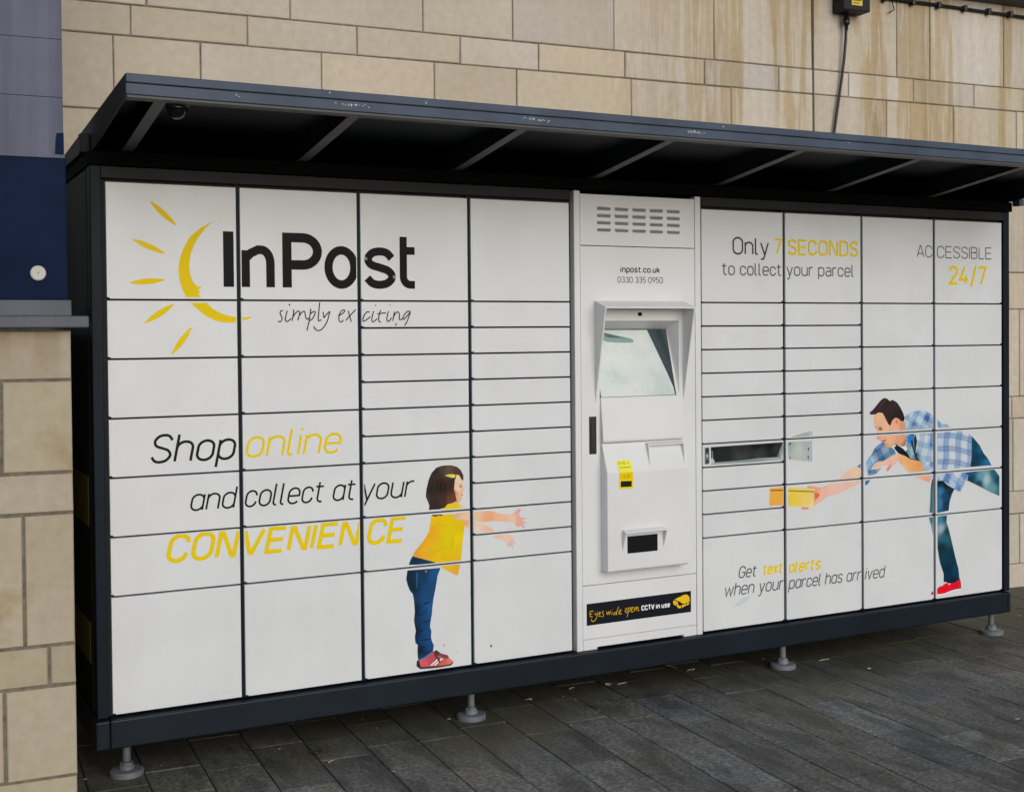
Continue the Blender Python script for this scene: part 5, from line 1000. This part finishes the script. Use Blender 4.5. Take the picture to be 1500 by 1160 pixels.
bm = bmesh.new(); box(bm, CX0-.028, CX0-.001, .10, .62, 2.115, 2.150, .003); link('side_gutter', bm, CHAR, canopy)
# screws along the top edge and paint scuffs on the fascia
ZINC = mat('bright_zinc', (.7, .7, .7), .35); first = None
for x, y, z in [(.31+i*.305+random.Random(i).uniform(-.03, .03), DF+.004, ZF+.0008) for i in range(13)]+[(.575, DF-.002, ZF-.009), (2.08, DF-.002, ZF-.012), (.90, DF-.002, ZF-.016)]:
    if first is None:
        bm = bmesh.new(); bmesh.ops.create_icosphere(bm, subdivisions=1, radius=.0034); first = o = link('screw', bm, ZINC, canopy)
    else: o = first.copy(); COL.objects.link(o)
    o.location = (x, y, z)
bm = print_bm(); lay = bm.loops.layers.float_color['Col']; rs = random.Random(9)
for xc, wd, nn in ((.655, .062, 40), (1.305, .085, 30), (1.955, .055, 44), (.285, .012, 3), (3.9, .02, 5), (2.7, .03, 4)):
    for _ in range(nn):
        x = rs.gauss(xc, wd*.42); z = ZF-.0405+rs.gauss(0, .0022)-(x-xc)*.02; s = rs.uniform(.0005, .0027)
        pts = [(x+s*math.cos(a)*1.5*rs.uniform(.6, 1.2), z+s*.7*math.sin(a)*rs.uniform(.6, 1.2)) for a in (0, 1.2, 2.5, 3.8, 5.1)]
        vs = [bm.verts.new((p[0], DF-.0012-rs.random()*.0004, p[1])) for p in pts]; f = bm.faces.new(vs)
        if f.normal.y > 0: f.normal_flip()
        for lp_ in f.loops: lp_[lay] = (.62, .63, .66, 1)
link('paint_scuff', bm, PRINT, canopy)
# dome camera under the canopy
bm = bmesh.new(); cx, cy = .128, -.515
lathe(bm, [(0, 2.226), (.040, 2.226), (.040, 2.200), (.037, 2.190), (.030, 2.187)], cx, cy, 32)
dome = link('dome_camera', bm, BLACK, canopy)
bm = bmesh.new(); lathe(bm, [(.031, 2.189)]+[(.031*math.cos(R(a)), 2.187-.036*math.sin(R(a))) for a in range(0, 91, 10)], cx, cy, 32); link('dome_glass', bm, GLASSBLK, dome)
bm = bmesh.new(); lathe(bm, [(.0325, 2.1905), (.034, 2.188), (.0325, 2.1855)], cx, cy, 32); link('dome_ring', bm, STEELGREY, dome)

# ------------------------------------------------------------------ litter on the paving
def scrap(name, x, y, size, col, label, cat, group=None, leaf=False, seed=0, flat=.25):
    r_ = random.Random(seed); bm = bmesh.new(); n = 9
    top = []; c0 = bm.verts.new((0, 0, size*flat*(.5 if leaf else .8)))
    for i in range(n):
        a = 2*math.pi*i/n; rr = size*r_.uniform(.6, 1.05)*(1.0 if not leaf else (.55+.6*abs(math.cos(a))))
        top.append(bm.verts.new((rr*math.cos(a), rr*.7*math.sin(a), size*flat*r_.uniform(.1, .7) if leaf else size*flat*.35)))
    for i in range(n): bm.faces.new((c0, top[i], top[(i+1) % n]))
    low = [bm.verts.new((v.co.x*.95, v.co.y*.95, 0 if not leaf else max(0, v.co.z-.0012))) for v in top]
    for i in range(n): bm.faces.new((top[i], low[i], low[(i+1) % n], top[(i+1) % n]))
    bm.faces.new(low[::-1])
    M = mat(name+'_surface', col, .7); tt = noise(M, 120, 3); setc(M, ramp(M, tt.outputs[0], [(.3, tuple(v*.6 for v in col)), (.7, col)]))
    o = link(name, bm, M); o.location = (x, y, .0015); o.rotation_euler.z = r_.uniform(0, 6.28)
    tag(o, label, cat, group); return o
PALE = [(-.082, .066, .0085), (.174, .081, .006), (.588, .051, .007), (.976, .234, .006), (1.274, .08, .012), (.866, -.367, .0085), (.988, .111, .005), (1.159, -.572, .004), (1.447, -.054, .006),
        (1.652, -.215, .006), (1.837, .067, .007), (2.909, .206, .008), (2.536, -1.006, .008), (1.949, -1.162, .009), (2.344, -1.097, .006), (3.192, -.975, .014), (4.622, .25, .012), (2.596, -.818, .006), (1.434, .093, .006), (1.814, .13, .006)]
src = None
for i, (x, y, s) in enumerate(PALE):
    if src is None:
        src = scrap('litter_scrap', x, y, s, (.55, .52, .44), 'tiny pale scrap of litter lying on the dark paving', 'litter', 'pale litter scraps on the paving', seed=1)
        base_s = s
    else:
        o = src.copy(); COL.objects.link(o); o.location = (x, y, .0015); o.rotation_euler.z = i*1.7; o.scale = (s/base_s,)*3
scrap('dead_leaf', .694, -.057, .028, (.055, .025, .016), 'curled dark brown leaf on the paving, between the first and second front feet', 'leaf', None, True, 3, .5)
scrap('dead_leaf', 2.45, .287, .034, (.42, .36, .14), 'yellow leaf under the edge of the base beam, below the terminal column', 'leaf', None, True, 5, .6)
scrap('dead_leaf', 2.069, .185, .026, (.50, .45, .30), 'cream leaf lying in front of the base beam, left of the yellow leaf', 'leaf', None, True, 7, .5)
scrap('dead_leaf', 1.666, .156, .019, (.52, .48, .36), 'small cream leaf on the paving, right of the second front foot', 'leaf', None, True, 9, .5)
scrap('orange_scrap', 1.84, -.11, .014, (.38, .13, .05), 'orange scrap on a paving joint below the terminal column', 'litter', None, False, 4)
scrap('orange_scrap', 3.369, -.211, .022, (.26, .085, .035), 'flat rust-orange scrap on the paving in front of the right end of the locker', 'litter', None, False, 6, .1)
scrap('white_gum', 3.213, -.151, .013, (.66, .66, .62), 'bright white blob on the paving between the third and fourth front feet', 'litter', None, False, 8)
for i, (x, y, ln, a) in enumerate(((.709, -.172, .03, .6), (2.505, .204, .045, .1), (2.123, .167, .05, .15), (3.13, .05, .06, .05), (1.9, .21, .03, .3))):
    bm = bmesh.new(); tube(bm, [(-ln/2, 0, .004), (0, .003, .0045), (ln/2, 0, .004)], .0022, 6)
    o = link('twig', bm, mat('twig_straw', (.36, .34, .26), .8)); o.location = (x, y, 0); o.rotation_euler.z = a
    tag(o, ['pale twig on the paving below and right of the brown leaf', 'pale straw just right of the yellow leaf at the base beam', 'pale straw on the paving right of the cream leaf', 'thin pale straw on the paving right of the third front foot', 'pale straw on the paving left of the cream leaf'][i], 'twig')
